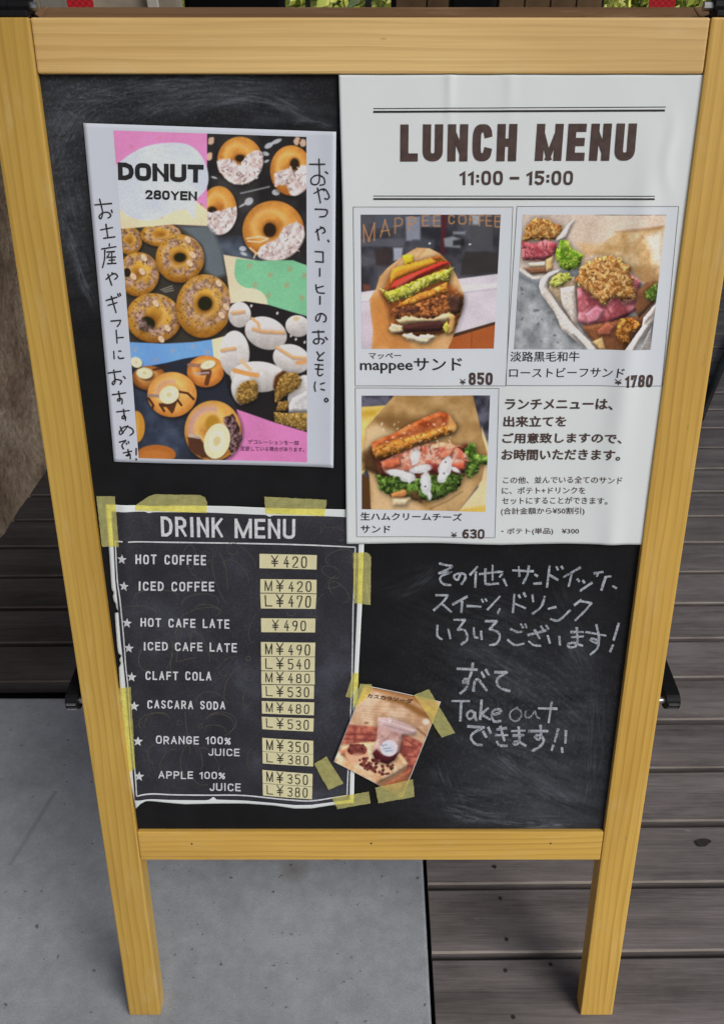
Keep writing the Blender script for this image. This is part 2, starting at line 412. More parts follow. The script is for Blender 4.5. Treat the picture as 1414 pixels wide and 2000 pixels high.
# a pen alphabet: width, then strokes in a box one unit high (y down)
G = {
 'A': (.5, [[(0, 1), (.25, 0)], [(.25, 0), (.5, 1)], [(.09, .68), (.41, .68)]]),
 'C': (.46, [SR(0, 0, .46, 1, .6, 62, -242, 26)]),
 'D': (.46, [[(0, 0), (0, 1)], [(0, 0), (.22, 0), (.40, .14), (.46, .38), (.46, .62), (.40, .86), (.22, 1), (0, 1)]]),
 'E': (.40, [[(.40, 0), (0, 0), (0, 1), (.40, 1)], [(0, .49), (.36, .49)]]),
 'F': (.40, [[(.40, 0), (0, 0), (0, 1)], [(0, .5), (.34, .5)]]),
 'G': (.47, [SR(0, 0, .46, 1, .6, 62, -255, 26) + [(.46, .56), (.26, .56)]]),
 'H': (.46, [[(0, 0), (0, 1)], [(.46, 0), (.46, 1)], [(0, .5), (.46, .5)]]),
 'I': (.10, [[(.05, 0), (.05, 1)]]),
 'J': (.36, [[(.36, 0), (.36, .78), (.30, .95), (.17, 1), (.04, .93), (0, .78)]]),
 'K': (.46, [[(0, 0), (0, 1)], [(.44, 0), (.02, .58)], [(.16, .42), (.46, 1)]]),
 'L': (.38, [[(0, 0), (0, 1), (.38, 1)]]),
 'M': (.74, [[(0, 1), (0, 0)], [(.74, 0), (.74, 1)], [(0, 0), (.37, 1)], [(.37, 1), (.74, 0)]]),
 'N': (.48, [[(0, 1), (0, 0)], [(0, 0), (.48, 1)], [(.48, 1), (.48, 0)]]),
 'O': (.48, [SR(0, 0, .48, 1, .62)[:-1] + ['c']]),
 'P': (.44, [[(0, 1), (0, 0), (.28, 0), (.42, .12), (.44, .28), (.42, .44), (.28, .56), (0, .56)]]),
 'R': (.46, [[(0, 1), (0, 0), (.28, 0), (.42, .12), (.44, .27), (.42, .42), (.28, .53), (0, .53)], [(.22, .53), (.46, 1)]]),
 'S': (.42, [[(.42, .14), (.32, .01), (.14, 0), (.02, .12), (.02, .32), (.14, .46), (.30, .55), (.42, .70), (.41, .88), (.28, 1), (.10, .99), (0, .85)]]),
 'T': (.46, [[(0, 0), (.46, 0)], [(.23, 0), (.23, 1)]]),
 'U': (.48, [[(0, 0)] + SR(0, .52, .48, 1, .8, 270, 90, 15) + [(.48, 0)]]),
 'Y': (.5, [[(0, 0), (.25, .5)], [(.25, .5), (.5, 0)], [(.25, .5), (.25, 1)]]),
 '0': (.42, [SR(0, 0, .42, 1, .7)[:-1] + ['c']]),
 '1': (.22, [[(0, .22), (.2, 0), (.2, 1)]]),
 '2': (.42, [[(0, .22), (.06, .06), (.22, 0), (.38, .08), (.42, .26), (.36, .46), (0, 1), (.42, 1)]]),
 '3': (.40, [[(.02, .1), (.2, 0), (.38, .1), (.38, .34), (.16, .47), (.40, .60), (.40, .88), (.2, 1), (0, .9)]]),
 '4': (.46, [[(.30, 0), (0, .66), (.46, .66)], [(.32, .36), (.32, 1)]]),
 '5': (.42, [[(.40, 0), (.04, 0), (.03, .42), (.22, .38), (.40, .5), (.42, .74), (.32, .96), (.14, 1), (0, .88)]]),
 '6': (.42, [[(.38, .06), (.16, .08), (.02, .4), (.02, .74), (.12, .98), (.32, .98), (.42, .78), (.38, .52), (.2, .44), (.04, .6)]]),
 '7': (.40, [[(0, .22), (0, 0), (.40, 0), (.16, 1)]]),
 '8': (.42, [SR(.02, 0, .40, .46, .75)[:-1] + ['c'], SR(0, .46, .42, 1, .75)[:-1] + ['c']]),
 '9': (.40, [[(.38, .3), (.3, .5), (.1, .48), (.02, .28), (.1, .04), (.3, 0), (.4, .2), (.36, .6), (.22, 1)]]),
 ':': (.03, [[(.015, .34), (.015, .36)], [(.015, .76), (.015, .78)]]),
 '-': (.40, [[(0, .52), (.40, .52)]]),
 '\u00a5': (.5, [[(0, 0), (.25, .45), (.5, 0)], [(.25, .45), (.25, 1)], [(.04, .52), (.46, .52)], [(.04, .72), (.46, .72)]]),
 '%': (.5, [[(.46, .15), (.04, .95)], O_(0, .1, .2, .45, 12), O_(.3, .6, .5, .98, 12)]),
 ' ': (.30, []),
}
def pen_text(text, quad, weight, gap=0.16, smooth_on=False, wob=0.0, jit=0.0, space=.30):
    """text -> strokes in photo pixels, filling the quad (TL, TR, BR, BL); weight and gap are fractions of the letter height"""
    q = np.array(quad, float); ins = weight / 2; x = 0.0; out = []
    H = np.linalg.norm((q[3] + q[2] - q[0] - q[1]) / 2); Wp = np.linalg.norm((q[1] + q[2] - q[0] - q[3]) / 2)
    ink = [G[c][0] for c in text if c != ' ']; fixed = len(ink) * 2 * ins + (len(ink) - 1) * gap + space * text.count(' ')
    narrow = max(.12, (Wp / H - fixed) / sum(ink)); W = fixed + narrow * sum(ink)
    for ch in text:
        if ch == ' ': x += space; continue
        w, ss = G[ch]; w *= narrow
        dy = rng.uniform(-jit, jit); sc = 1 + rng.uniform(-jit, jit)
        for s in ss:
            closed = s[-1] == 'c'; pts = np.array(s[:-1] if closed else s, float); pts[:, 0] *= narrow
            if smooth_on and len(pts) > 3: pts = smooth_pl(pts, 3)
            pts[:, 1] = ins + pts[:, 1] * (1 - 2 * ins) * sc + dy; pts[:, 0] += x + ins
            ab = []
            wt = weight * (.66 if weight > .18 and ch in 'NMK' and len(pts) == 2 and abs(pts[0][0] - pts[1][0]) > .05 else 1.0)
            for r in ribbon(pts, wt, ins, closed, wob):
                r = np.stack([np.clip(r[:, 0], x, x + w + 2 * ins), np.clip(r[:, 1], min(0, dy), max(1, 1 + dy))], -1)
                s_ = (r[:, 0] / W)[:, None]; t = r[:, 1][:, None]
                ab.append(q[0] * (1 - s_) * (1 - t) + q[1] * s_ * (1 - t) + q[2] * s_ * t + q[3] * (1 - s_) * t)
            out.append(tuple(ab))
        x += w + 2 * ins + gap
    return out

def font_text(root, name, lines, mat, parent, dn=0.0003):
    """lines: (text, quad, boldness); set in the built-in typeface, one mesh for the block"""
    V = []; F = []; k = 0
    for text, quad, bold in lines:
        c = bpy.data.curves.new('lettering', 'FONT'); c.body = text; c.resolution_u = 3
        o = bpy.data.objects.new('lettering', c); me = bpy.data.meshes.new_from_object(o)
        v = np.empty(len(me.vertices) * 3); me.vertices.foreach_get('co', v); v = v.reshape(-1, 3)[:, :2]
        if len(v):
            lo, hi = v.min(0), v.max(0); s = ((v - lo) / (hi - lo))[:, :1]; t = 1 - ((v - lo) / (hi - lo))[:, 1:]
            q = np.array(quad, float); p = q[0] * (1 - s) * (1 - t) + q[1] * s * (1 - t) + q[2] * s * t + q[3] * (1 - s) * t
            fs = [[i for i in f.vertices] for f in me.polygons]
            # heavier lettering: the same line struck several times, each a hair higher and a fraction of a millimetre aside
            for n_, (ox, oy) in enumerate(((0, 0), (bold, 0), (-bold, 0), (0, bold * .8), (0, -bold * .8)) if bold else ((0, 0),)):
                V.append(root.pos(p[:, 0] + ox, p[:, 1] + oy, dn + n_ * .000012)); F += [[i + k for i in f] for f in fs]; k += len(v)
        bpy.data.objects.remove(o); bpy.data.curves.remove(c); bpy.data.meshes.remove(me)
    if not V: return None
    o = mesh_obj(name, np.concatenate(V), F, mat, parent)
    bm = bmesh.new(); bm.from_mesh(o.data)
    for f in bm.faces:
        if f.normal.z < 0: f.normal_flip()
    bm.to_mesh(o.data); bm.free()
    return o

def box4(x0, y0, x1, y1): return [(x0, y0), (x1, y0), (x1, y1), (x0, y1)]
def Z(x0, y0, k): return lambda p: [(x0 + a / k, y0 + b / k) for a, b in p]     # enlarged-view coordinates -> photo pixels

# ------------------------------------------------------------------ a painter for printed pictures
def vnoise(X, Y, s, seed=0, oct=3):
    """value noise on (X, Y) with cell size s, 0..1"""
    tot = np.zeros_like(X); amp = 1.0; den = 0.0
    for o in range(oct):
        r = np.random.default_rng(seed * 31 + o); T = r.random((64, 64))
        x = X / s + 17.3 * o; y = Y / s + 9.1 * o; xi = np.floor(x).astype(int); yi = np.floor(y).astype(int)
        fx = x - xi; fy = y - yi; fx = fx * fx * (3 - 2 * fx); fy = fy * fy * (3 - 2 * fy)
        g = lambda a, b: T[(yi + b) % 64, (xi + a) % 64]
        tot += amp * ((g(0, 0) * (1 - fx) + g(1, 0) * fx) * (1 - fy) + (g(0, 1) * (1 - fx) + g(1, 1) * fx) * fy)
        den += amp; amp *= 0.5; s *= 0.5
    return tot / den

class Paint:
    def __init__(s, X, Y, base):
        s.X, s.Y = X, Y; s.C = np.empty(X.shape + (3,)); s.C[:] = base; s.puff = 0.0; s.n = 0
    def put(s, m, c, a=1.0):
        m = (m * a)[..., None]; s.C = s.C * (1 - m) + np.asarray(c, float) * m
    def blur(s, m, r):
        r = int(max(1, round(r)))
        for _ in range(2):
            for ax in (0, 1):
                p = np.pad(m, [(r + 1, r) if k == ax else (0, 0) for k in range(2)], 'edge'); c = np.cumsum(p, ax)
                m = (np.take(c, range(2 * r + 1, c.shape[ax]), ax) - np.take(c, range(0, c.shape[ax] - 2 * r - 1), ax)) / (2 * r + 1)
        return m
    def model(s, m, k, crumbs=None, size=5.0):
        """gives a printed piece of food the rounding, the grain and the contact shade it has in the picture"""
        area = m.sum()
        if area < 12 or not s.puff: return
        r = np.clip(area ** .5 / 7, 1.2, 7); h = s.blur(m, r); gy, gx = np.gradient(s.blur(m, r * .7))
        li = 1 + k * s.puff * np.clip((gx * .5 + gy) * r * 1.3, -.55, .34) - k * s.puff * .18 * (1 - np.clip(h * 1.25 - .1, 0, 1))
        s.n += 1; tx = 1 + .34 * k * s.puff * (vnoise(s.X, s.Y, 3.0, 60 + s.n, 3) - .5)
        s.C = s.C * (1 + m * (li * tx - 1))[..., None]
        sh = np.roll(np.roll(s.blur(m, r), 2, 0), 1, 1) * (1 - m); s.C *= (1 - .42 * k * s.puff * np.clip(sh * 1.5, 0, 1))[..., None]
        if crumbs is not None:
            idx = np.flatnonzero(m.ravel() > .6); g = np.random.default_rng(s.n); W_ = m.shape[1]
            for q in g.choice(idx, min(260, int(area / (size * size * .9)) + 3)):
                j, i = divmod(int(q), W_); c = np.asarray(crumbs[0], float) * (1 - (t := g.random())) + np.asarray(crumbs[1], float) * t
                c = np.clip(c * g.uniform(.62, 1.3), 0, 250); a = g.uniform(0, 3.14); L = size * g.uniform(.25, .6)
                x0, y0 = s.X[j, i], s.Y[j, i]; w_ = g.uniform(.7, 1.5)
                s.dab(x0 + .5, y0 + 1.0, L, w_ + .4, c * .35, a, .35); s.dab(x0, y0, L, w_, c, a, .75)
    def soften(s, a=.75):
        b = np.stack([s.blur(s.C[..., k], 1) for k in range(3)], -1); s.C = s.C * (1 - a) + b * a
    def poly_mask(s, pts, soft=0.7, rough=0.0, rs=8.0):
        X, Y = s.X, s.Y
        if rough:
            X = X + (vnoise(s.X, s.Y, rs, 5) - .5) * 2 * rough; Y = Y + (vnoise(s.X, s.Y, rs, 6) - .5) * 2 * rough
        p = np.array(pts, float); lo, hi = p.min(0) - 4 - rough, p.max(0) + 4 + rough
        sel = (X >= lo[0]) & (X <= hi[0]) & (Y >= lo[1]) & (Y <= hi[1]); m = np.zeros(X.shape)
        if not sel.any(): return m
        x, y = X[sel], Y[sel]; ins = np.zeros(x.shape, bool); dist = np.full(x.shape, 1e9)
        for (x0, y0), (x1, y1) in zip(p, np.roll(p, -1, 0)):
            c = (y0 > y) != (y1 > y)
            if y1 != y0: ins ^= c & (x < (x1 - x0) * (y - y0) / (y1 - y0) + x0)
            dx, dy = x1 - x0, y1 - y0; t = np.clip(((x - x0) * dx + (y - y0) * dy) / (dx * dx + dy * dy + 1e-9), 0, 1)
            dist = np.minimum(dist, np.hypot(x - x0 - t * dx, y - y0 - t * dy))
        sd = np.where(ins, dist, -dist); m[sel] = np.clip(sd / (2 * soft) + 0.5, 0, 1); return m
    def poly(s, pts, c, a=1.0, soft=0.7, rough=0.0, rs=8.0):
        m = s.poly_mask(pts, soft, rough + (.8 if s.puff else 0), rs); s.put(m, c, a)
        if s.puff and a > .75: s.model(m, .8)
    def ell_d(s, cx, cy, rx, ry, rot=0.0):
        dx, dy = s.X - cx, s.Y - cy; c, n = math.cos(rot), math.sin(rot)
        return np.hypot((dx * c + dy * n) / rx, (-dx * n + dy * c) / ry)
    def ell(s, cx, cy, rx, ry, c, rot=0.0, a=1.0, soft=0.8, rough=0.0, rs=8.0):
        d = s.ell_d(cx, cy, rx, ry, rot)
        if rough: d = d + (vnoise(s.X, s.Y, rs, 9) - .5) * 2 * rough
        s.put(np.clip((1 - d) * min(rx, ry) / (2 * soft) + .5, 0, 1), c, a)
    def line(s, pts, w, c, a=1.0, soft=0.6):
        p = np.array(pts, float); lo, hi = p.min(0) - w - 3, p.max(0) + w + 3
        sel = (s.X >= lo[0]) & (s.X <= hi[0]) & (s.Y >= lo[1]) & (s.Y <= hi[1]); m = np.zeros(s.X.shape)
        if not sel.any(): return
        x, y = s.X[sel], s.Y[sel]; d = np.full(x.shape, 1e9)
        for (x0, y0), (x1, y1) in zip(p[:-1], p[1:]):
            dx, dy = x1 - x0, y1 - y0; t = np.clip(((x - x0) * dx + (y - y0) * dy) / (dx * dx + dy * dy + 1e-9), 0, 1)
            d = np.minimum(d, np.hypot(x - x0 - t * dx, y - y0 - t * dy))
        m[sel] = np.clip((w / 2 - d) / (2 * soft) + .5, 0, 1); s.put(m, c, a)
    def mottle(s, m, c1, c2, size, seed=1, a=1.0, k=2.2):
        n = np.clip((vnoise(s.X, s.Y, size, seed) - .5) * k + .5, 0, 1)[..., None]
        cc = np.asarray(c1, float) * (1 - n) + np.asarray(c2, float) * n
        mm = (m * a)[..., None]; s.C = s.C * (1 - mm) + cc * mm
        if s.puff and size < 20: s.model(m, 1.0, (c1, c2) if size < 13 else None, max(3.5, size * .9))
    def scatter(s, m_fn, box, n, r, cols, seed=1, el=1.0, a=0.9):
        g = np.random.default_rng(seed); x0, y0, x1, y1 = box; k = 0
        for _ in range(n * 6):
            x, y = g.uniform(x0, x1), g.uniform(y0, y1)
            if not m_fn(x, y): continue
            rr = r * g.uniform(.6, 1.4); s.dab(x, y, rr * el, rr, cols[g.integers(len(cols))], g.uniform(0, 3.14), a); k += 1
            if k >= n: break
    def dab(s, x, y, rx, ry, c, rot, a):
        R_ = max(rx, ry) + 2; sel = np.where((abs(s.X - x) < R_) & (abs(s.Y - y) < R_))
        if not len(sel[0]): return
        dx, dy = s.X[sel] - x, s.Y[sel] - y; cc, n = math.cos(rot), math.sin(rot)
        d = np.hypot((dx * cc + dy * n) / rx, (-dx * n + dy * cc) / ry)
        m = (np.clip((1 - d) * min(rx, ry) / 1.4 + .5, 0, 1) * a)[:, None]; s.C[sel] = s.C[sel] * (1 - m) + np.asarray(c, float) * m
    def grade(s, amp, size, seed=3):
        s.C *= (1 + amp * (vnoise(s.X, s.Y, size, seed, 4) - .5) * 2)[..., None]
    def albedo(s, k=1.22): return np.clip(lin(np.clip(s.C, 0, 255)) * k, 0.004, 0.86).reshape(-1, 3)

def doughnut(P, cx, cy, rx, ry, base, dark, hole=None, hr=(10, 10), holec=(48, 36, 26), rot=0.0):
    """a ring of dough: paler shoulder, browner outside, shaded bottom, hole"""
    d = P.ell_d(cx, cy, rx, ry, rot); m = np.clip((1 - d) * min(rx, ry) / 1.6 + .5, 0, 1)
    P.put(np.clip((1.12 - P.ell_d(cx + 2, cy + 4, rx, ry, rot)) * 6, 0, 1), (24, 22, 22), 0.55)
    n = vnoise(P.X, P.Y, 14, int(cx) % 17) * .5 + vnoise(P.X, P.Y, 4, int(cy) % 13) * .2
    t = np.clip(1.6 * abs(d - .58) + n - .35 + .35 * (P.Y - cy) / ry, 0, 1)[..., None]
    c = np.asarray(base, float) * (1 - t) + np.asarray(dark, float) * t
    P.C = P.C * (1 - m[..., None]) + c * m[..., None]
    P.put(np.clip(1 - abs(P.ell_d(cx - rx * .12, cy - ry * .16, rx * .66, ry * .62, rot) - .8) * 4, 0, 1) * m, (246, 214, 150), .35)
    if hole:
        P.ell(hole[0], hole[1], hr[0] * 1.35, hr[1] * 1.35, dark, 0, .55, 2.5); P.ell(hole[0], hole[1], hr[0], hr[1], holec, 0, 1, 1.6)
    return m

# ================================================================== SETTING
YAW = 0.0097
def floor_y(x, k): return 0.6778 + 0.1005 * k + YAW * (x - 0.4839)

def deck_mats():
    out_ = []
    for nm, c0, c1, c2 in (('stained_deck_wood', (0.105, 0.098, 0.098), (0.168, 0.158, 0.159), (0.245, 0.232, 0.233)), ('raw_board_edge', (0.17, 0.155, 0.135), (0.27, 0.25, 0.22), (0.40, 0.375, 0.34))):
        m, nt, b, out = new_mat(nm)
        a = nt.nodes.new('ShaderNodeAttribute'); a.attribute_name = 'grain'; v = a.outputs['Vector']
        n1 = noise(nt, mapping(nt, v, (1.2, 34, 34)), 1.0, 5, 0.6); n2 = noise(nt, mapping(nt, v, (14, 420, 420)), 1.0, 4, 0.65); n3 = noise(nt, mapping(nt, v, (2.2, 5, 5)), 1.0, 4)
        f = math_n(nt, 'ADD', math_n(nt, 'MULTIPLY', n1.outputs[0], 0.55), math_n(nt, 'MULTIPLY', n2.outputs[0], 0.45))
        r = ramp(nt, f, [(0.36, c0), (0.5, c1), (0.66, c2)])
        t = ramp(nt, n3.outputs[0], [(0.3, (0.78, 0.77, 0.76)), (0.7, (1.15, 1.14, 1.15))])
        c = mix(nt, 1.0, r.outputs[0], t.outputs[0], 'MULTIPLY')
        sp_ = noise(nt, mapping(nt, v, (26, 60, 60)), 1.0, 3, 0.7)
        c = mix(nt, ramp(nt, sp_.outputs[0], [(0.70, (0, 0, 0)), (0.78, (0.45,) * 3)]).outputs[0], c, (0.30, 0.29, 0.30))
        # boards coloured darker towards the left, paler towards the right
        tc = nt.nodes.new('ShaderNodeTexCoord'); ox = nt.nodes.new('ShaderNodeSeparateXYZ'); nt.links.new(tc.outputs['Object'], ox.inputs[0]); tone_n = noise(nt, tc.outputs['Object'], 2.5, 4)
        wx = math_n(nt, 'MULTIPLY_ADD', tone_n.outputs[0], 0.5, ox.outputs[0])
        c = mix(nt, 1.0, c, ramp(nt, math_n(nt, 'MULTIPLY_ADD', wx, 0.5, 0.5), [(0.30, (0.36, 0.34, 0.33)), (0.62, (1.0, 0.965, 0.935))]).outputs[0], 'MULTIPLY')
        blot = noise(nt, mapping(nt, v, (5, 16, 16), (2, 5, 1)), 1.0, 6, 0.7)
        c = mix(nt, 1.0, c, ramp(nt, blot.outputs[0], [(0.30, (0.62, 0.60, 0.58)), (0.52, (1, 1, 1)), (0.75, (1.22, 1.2, 1.18))]).outputs[0], 'MULTIPLY')
        nt.links.new(c, b.inputs['Base Color']); b.inputs['Roughness'].default_value = 0.66; b.inputs['Specular IOR Level'].default_value = 0.35
        bump(nt, b, f, 0.35, 0.002); out_.append(m)
    return out_
DECK = deck_mats()

def concrete_mat():
    m, nt, b, out = new_mat('floor_concrete')
    tc = nt.nodes.new('ShaderNodeTexCoord'); v = tc.outputs['Object']
    n1 = noise(nt, v, 3.2, 6, 0.6, 0.4); n2 = noise(nt, v, 38, 6, 0.7); n3 = noise(nt, v, 420, 3, 0.7); n4 = noise(nt, v, 95, 2, 0.5)
    r = ramp(nt, n1.outputs[0], [(0.3, (0.265, 0.29, 0.315)), (0.5, (0.335, 0.362, 0.39)), (0.72, (0.40, 0.43, 0.465))])
    c = mix(nt, 1.0, r.outputs[0], ramp(nt, n2.outputs[0], [(0.25, (0.80,) * 3), (0.7, (1.10,) * 3)]).outputs[0], 'MULTIPLY')
    c = mix(nt, 1.0, c, ramp(nt, n3.outputs[0], [(0.25, (0.82,) * 3), (0.7, (1.12,) * 3)]).outputs[0], 'MULTIPLY')
    c = mix(nt, ramp(nt, n4.outputs[0], [(0.685, (0, 0, 0)), (0.74, (0.8,) * 3)]).outputs[0], c, (0.09, 0.09, 0.09))
    # a damp brownish stain below the rail and a long scuff on the left
    sx = nt.nodes.new('ShaderNodeSeparateXYZ'); nt.links.new(v, sx.inputs[0])
    gx, gy = gp(575, 1700)
    wv = noise(nt, v, 22, 4)
    dx = math_n(nt, 'MULTIPLY', math_n(nt, 'SUBTRACT', sx.outputs[0], gx), 22.0); dy = math_n(nt, 'MULTIPLY', math_n(nt, 'SUBTRACT', sx.outputs[1], gy), 26.0)
    dd = math_n(nt, 'ADD', math_n(nt, 'SQRT', math_n(nt, 'ADD', math_n(nt, 'MULTIPLY', dx, dx), math_n(nt, 'MULTIPLY', dy, dy))), math_n(nt, 'MULTIPLY', wv.outputs[0], 0.7))
    c = mix(nt, ramp(nt, dd, [(0.45, (0.6,) * 3), (0.98, (0, 0, 0))]).outputs[0], c, (0.16, 0.145, 0.125))
    (ax, ay), (bx, by) = gp(20, 1690), gp(110, 1545)
    ln = math.hypot(bx - ax, by - ay); tx, ty = (bx - ax) / ln, (by - ay) / ln
    px_ = math_n(nt, 'SUBTRACT', sx.outputs[0], ax); py_ = math_n(nt, 'SUBTRACT', sx.outputs[1], ay)
    al = math_n(nt, 'ADD', math_n(nt, 'MULTIPLY', px_, tx), math_n(nt, 'MULTIPLY', py_, ty))
    ac = math_n(nt, 'ABSOLUTE', math_n(nt, 'SUBTRACT', math_n(nt, 'MULTIPLY', px_, ty), math_n(nt, 'MULTIPLY', py_, tx)))
    inr = math_n(nt, 'MULTIPLY', math_n(nt, 'GREATER_THAN', al, 0.0), math_n(nt, 'LESS_THAN', al, ln))
    sc_ = math_n(nt, 'MULTIPLY', ramp(nt, math_n(nt, 'MULTIPLY', ac, 100.0), [(0.0, (0.45,) * 3), (0.6, (0, 0, 0))]).outputs[0], inr)
    c = mix(nt, sc_, c, (0.15, 0.15, 0.15))
    nt.links.new(c, b.inputs['Base Color']); b.inputs['Roughness'].default_value = 0.7; b.inputs['Specular IOR Level'].default_value = 0.3
    bump(nt, b, n3.outputs[0], 0.22, 0.0012)
    return m
M['concrete'] = concrete_mat()

# ground far and wide: sunlit grass beyond the deck
def grass_mat():
    m, nt, b, out = new_mat('sunlit_grass')
    tc = nt.nodes.new('ShaderNodeTexCoord'); v = tc.outputs['Object']
    n = noise(nt, v, 2.2, 6, 0.7)
    r = ramp(nt, n.outputs[0], [(0.3, (0.05, 0.085, 0.02)), (0.55, (0.12, 0.16, 0.03)), (0.75, (0.22, 0.25, 0.07))])
    nt.links.new(r.outputs[0], b.inputs['Base Color']); b.inputs['Roughness'].default_value = 0.8; return m
M['grass_ground'] = grass_mat()
g = Geo(); g.add([(-220, -220, -0.16), (220, -220, -0.16), (220, 320, -0.16), (-220, 320, -0.16)], [[0, 1, 2, 3]])
tag(g.build('ground', M['grass_ground']), kind='structure')

CXR, CYF = 0.0785, 1.034       # right and far edges of the concrete slab
g = Geo()
g.box(-6.0, CXR, -6.0, CYF, -0.15, 0.0, 0, 0.004)
tag(g.build('concrete_floor', M['concrete']), kind='structure')

# deck: boards run left-right with open gaps; the board edge facing us is raw and paler
V = []; F = []; MI = []; GR = []
def plank(x0, x1, k, skirt=0.0):
    gapw = 0.0090; ww = 0.1005
    o = random.uniform(0, 40); dz = random.uniform(-0.0012, 0.0012)
    n0 = len(V)
    cs = []
    for x in (x0, x1):
        y0 = floor_y(x, k) + gapw / 2; y1 = floor_y(x, k) + ww - gapw / 2
        cs += [(x, y0, -0.03), (x, y0, -0.0022 + dz), (x, y0 + 0.0024, dz), (x, y1 - 0.0022, dz), (x, y1, -0.0022 + dz), (x, y1, -0.03)]
    V.extend(cs); GR.extend([(c[0] + o, c[1] + o, c[2]) for c in cs])
    for j, mi in ((0, 0), (1, 1), (2, 0), (3, 0), (4, 0)):
        F.append([n0 + j, n0 + 6 + j, n0 + 7 + j, n0 + 1 + j]); MI.append(mi)
    F.append([n0 + i for i in range(6)]); MI.append(0); F.append([n0 + 6 + i for i in range(5, -1, -1)]); MI.append(0)
for k in range(-40, 56):
    if floor_y(0, k) > CYF + 0.004: plank(-4.5, 4.5, k)
    else: plank(CXR + 0.0055, 4.5, k)
deck = mesh_obj('deck', V, F, DECK, None, None, False, MI, GR); tag(deck, kind='structure')
g = Geo(); g.box(-4.5, 4.5, -4.0, 6.2, -0.12, -0.06)
tag(g.build('deck_base', plain('dark_void', (0.012, 0.011, 0.011), 0.9, 0.1)), kind='structure')
# screw heads and knots of the deck
for (px, py) in ((966, 1693), (977, 1755), (989, 1835), (987, 1896), (1002, 1987), (1075, 1884)):
    x, y = gp(px, py); g = Geo(); g.tube([(x, y, -0.004), (x, y, 0.0012)], 0.0026, 10)
    tag(g.build('deck_screw', M['screw'], deck))
x, y = gp(1372, 1647); g = Geo()
g.add([(x + 0.011 * math.cos(a) * (1 + .2 * math.sin(3 * a)) + .004 * math.sin(a), y + 0.007 * math.sin(a), 0.0018) for a in np.linspace(0, 2 * math.pi, 16, endpoint=False)], [list(range(16))])
g.build('knot', M['screw'], deck)

# ================================================================== SIGN
FOOT = bp(724, 1985)[1]
sroot_org = np.array([bp(724, 1985)[0], FOOT, 0.0])
sign = empty('sandwich_board', MB @ Matrix.Translation(sroot_org))
tag(sign, 'folding pine sandwich board with black chalkboard panel standing half on concrete, half on deck', 'sandwich board')
FN = 0.006          # the frame stands proud of the panel
def bpn(px, py, n):
    s = 1 - n * (1.0 / abs(P0 @ BN)); q = bp(px, py); c = -np.array([P0 @ RGT, P0 @ BUP])
    return c + (q - c) * s
gseed = [0.0]
def member(name, u0, u1, w0, w1, n0, n1, along, parent=sign, mat=None, bev=0.0018):
    g = Geo(); g.box(u0, u1, w0, w1, n0, n1, 0, bev)
    gseed[0] += 3.71
    A = np.array(g.v); gr = np.stack([A[:, 1], A[:, 0], A[:, 2]], -1) if along == 'w' else np.stack([A[:, 0], A[:, 1], A[:, 2]], -1)
    return g.build(name, mat or M['pine'], parent, False, sroot_org, gr + [gseed[0], gseed[0] * .37, gseed[0] * .21])
uL = np.mean([bpn(8, 350, FN)[0], bpn(252, 1985, FN)[0]]); uLi = np.mean([bpn(98, 350, FN)[0], bpn(185, 1000, FN)[0], bpn(314, 1980, FN)[0]])
uR = np.mean([bpn(1397, 640, FN)[0], bpn(1197, 1980, FN)[0]]); uRi = np.mean([bpn(1370, 145, FN)[0], bpn(1178, 1625, FN)[0], bpn(1138, 1980, FN)[0]])
wT = bpn(724, 33, FN)[1]; wT2 = bpn(724, 144, FN)[1]; wB = bpn(724, 1626, FN)[1]; wB2 = bpn(724, 1681, FN)[1]; wF = bpn(724, 1983, FN)[1]
print('SIGN', uL, uLi, uRi, uR, wT, wT2, wB, wB2, wF)
TH = 0.024
member('stile', uL, uLi, wF, wT, FN - TH, FN, 'w', sign, M['pine_left_shaded']); member('stile', uRi, uR, wF, wT, FN - TH, FN, 'w', sign, M['pine'])
member('top_rail', uLi + 0.0006, uRi - 0.0006, wT2, wT, FN - TH + 0.001, FN - 0.0008, 'u', sign, M['pine_sheen'])
brail = member('bottom_rail', uLi + 0.0004, uRi - 0.0004, wB2, wB, FN - TH + 0.001, FN - 0.0008, 'u', sign, M['pine'])
for (px, py) in ((725, 1648), (1075, 1648), (375, 1649)):
    q = bpn(px, py, FN); g = Geo(); g.tube([(q[0], q[1], FN - .002), (q[0], q[1], FN - 0.0004)], 0.0011, 10)
    g.build('nail_hole', M['screw'], brail, False, sroot_org)
# back frame, leaning the other way from the same hinge line
ph = 2 * TILT
def rearpt(u, d, n):      # d metres below the hinge line, n behind the back frame's front
    a = np.array([u, wT + 0.0035, FN - TH - 0.003]); dirw = np.array([0, -math.cos(ph), -math.sin(ph)]); dn_ = np.array([0, math.sin(ph), -math.cos(ph)])
    return a + dirw * d + dn_ * n
def rmember(name, u0, u1, d0, d1, n0, n1, along, mat=None):
    g = Geo(); g.box(u0, u1, d0, d1, n0, n1, 0, 0.0015); gseed[0] += 2.9
    A = np.array(g.v); gr = (np.stack([A[:, 1], A[:, 0], A[:, 2]], -1) if along == 'w' else A) + [gseed[0], gseed[0] * .37, gseed[0] * .21]
    g.v = [tuple(rearpt(*p)) for p in A]
    return g.build(name, mat or M['pine_rear_shaded'], sign, False, sroot_org, gr)
Lr = (wT - wF)
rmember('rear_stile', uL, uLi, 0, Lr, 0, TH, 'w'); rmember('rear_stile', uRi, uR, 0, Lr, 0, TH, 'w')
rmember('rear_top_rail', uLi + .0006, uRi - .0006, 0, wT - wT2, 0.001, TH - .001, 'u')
rmember('rear_bottom_rail', uLi + .0006, uRi - .0006, wT - wB, wT - wB2, 0.001, TH - .001, 'u')
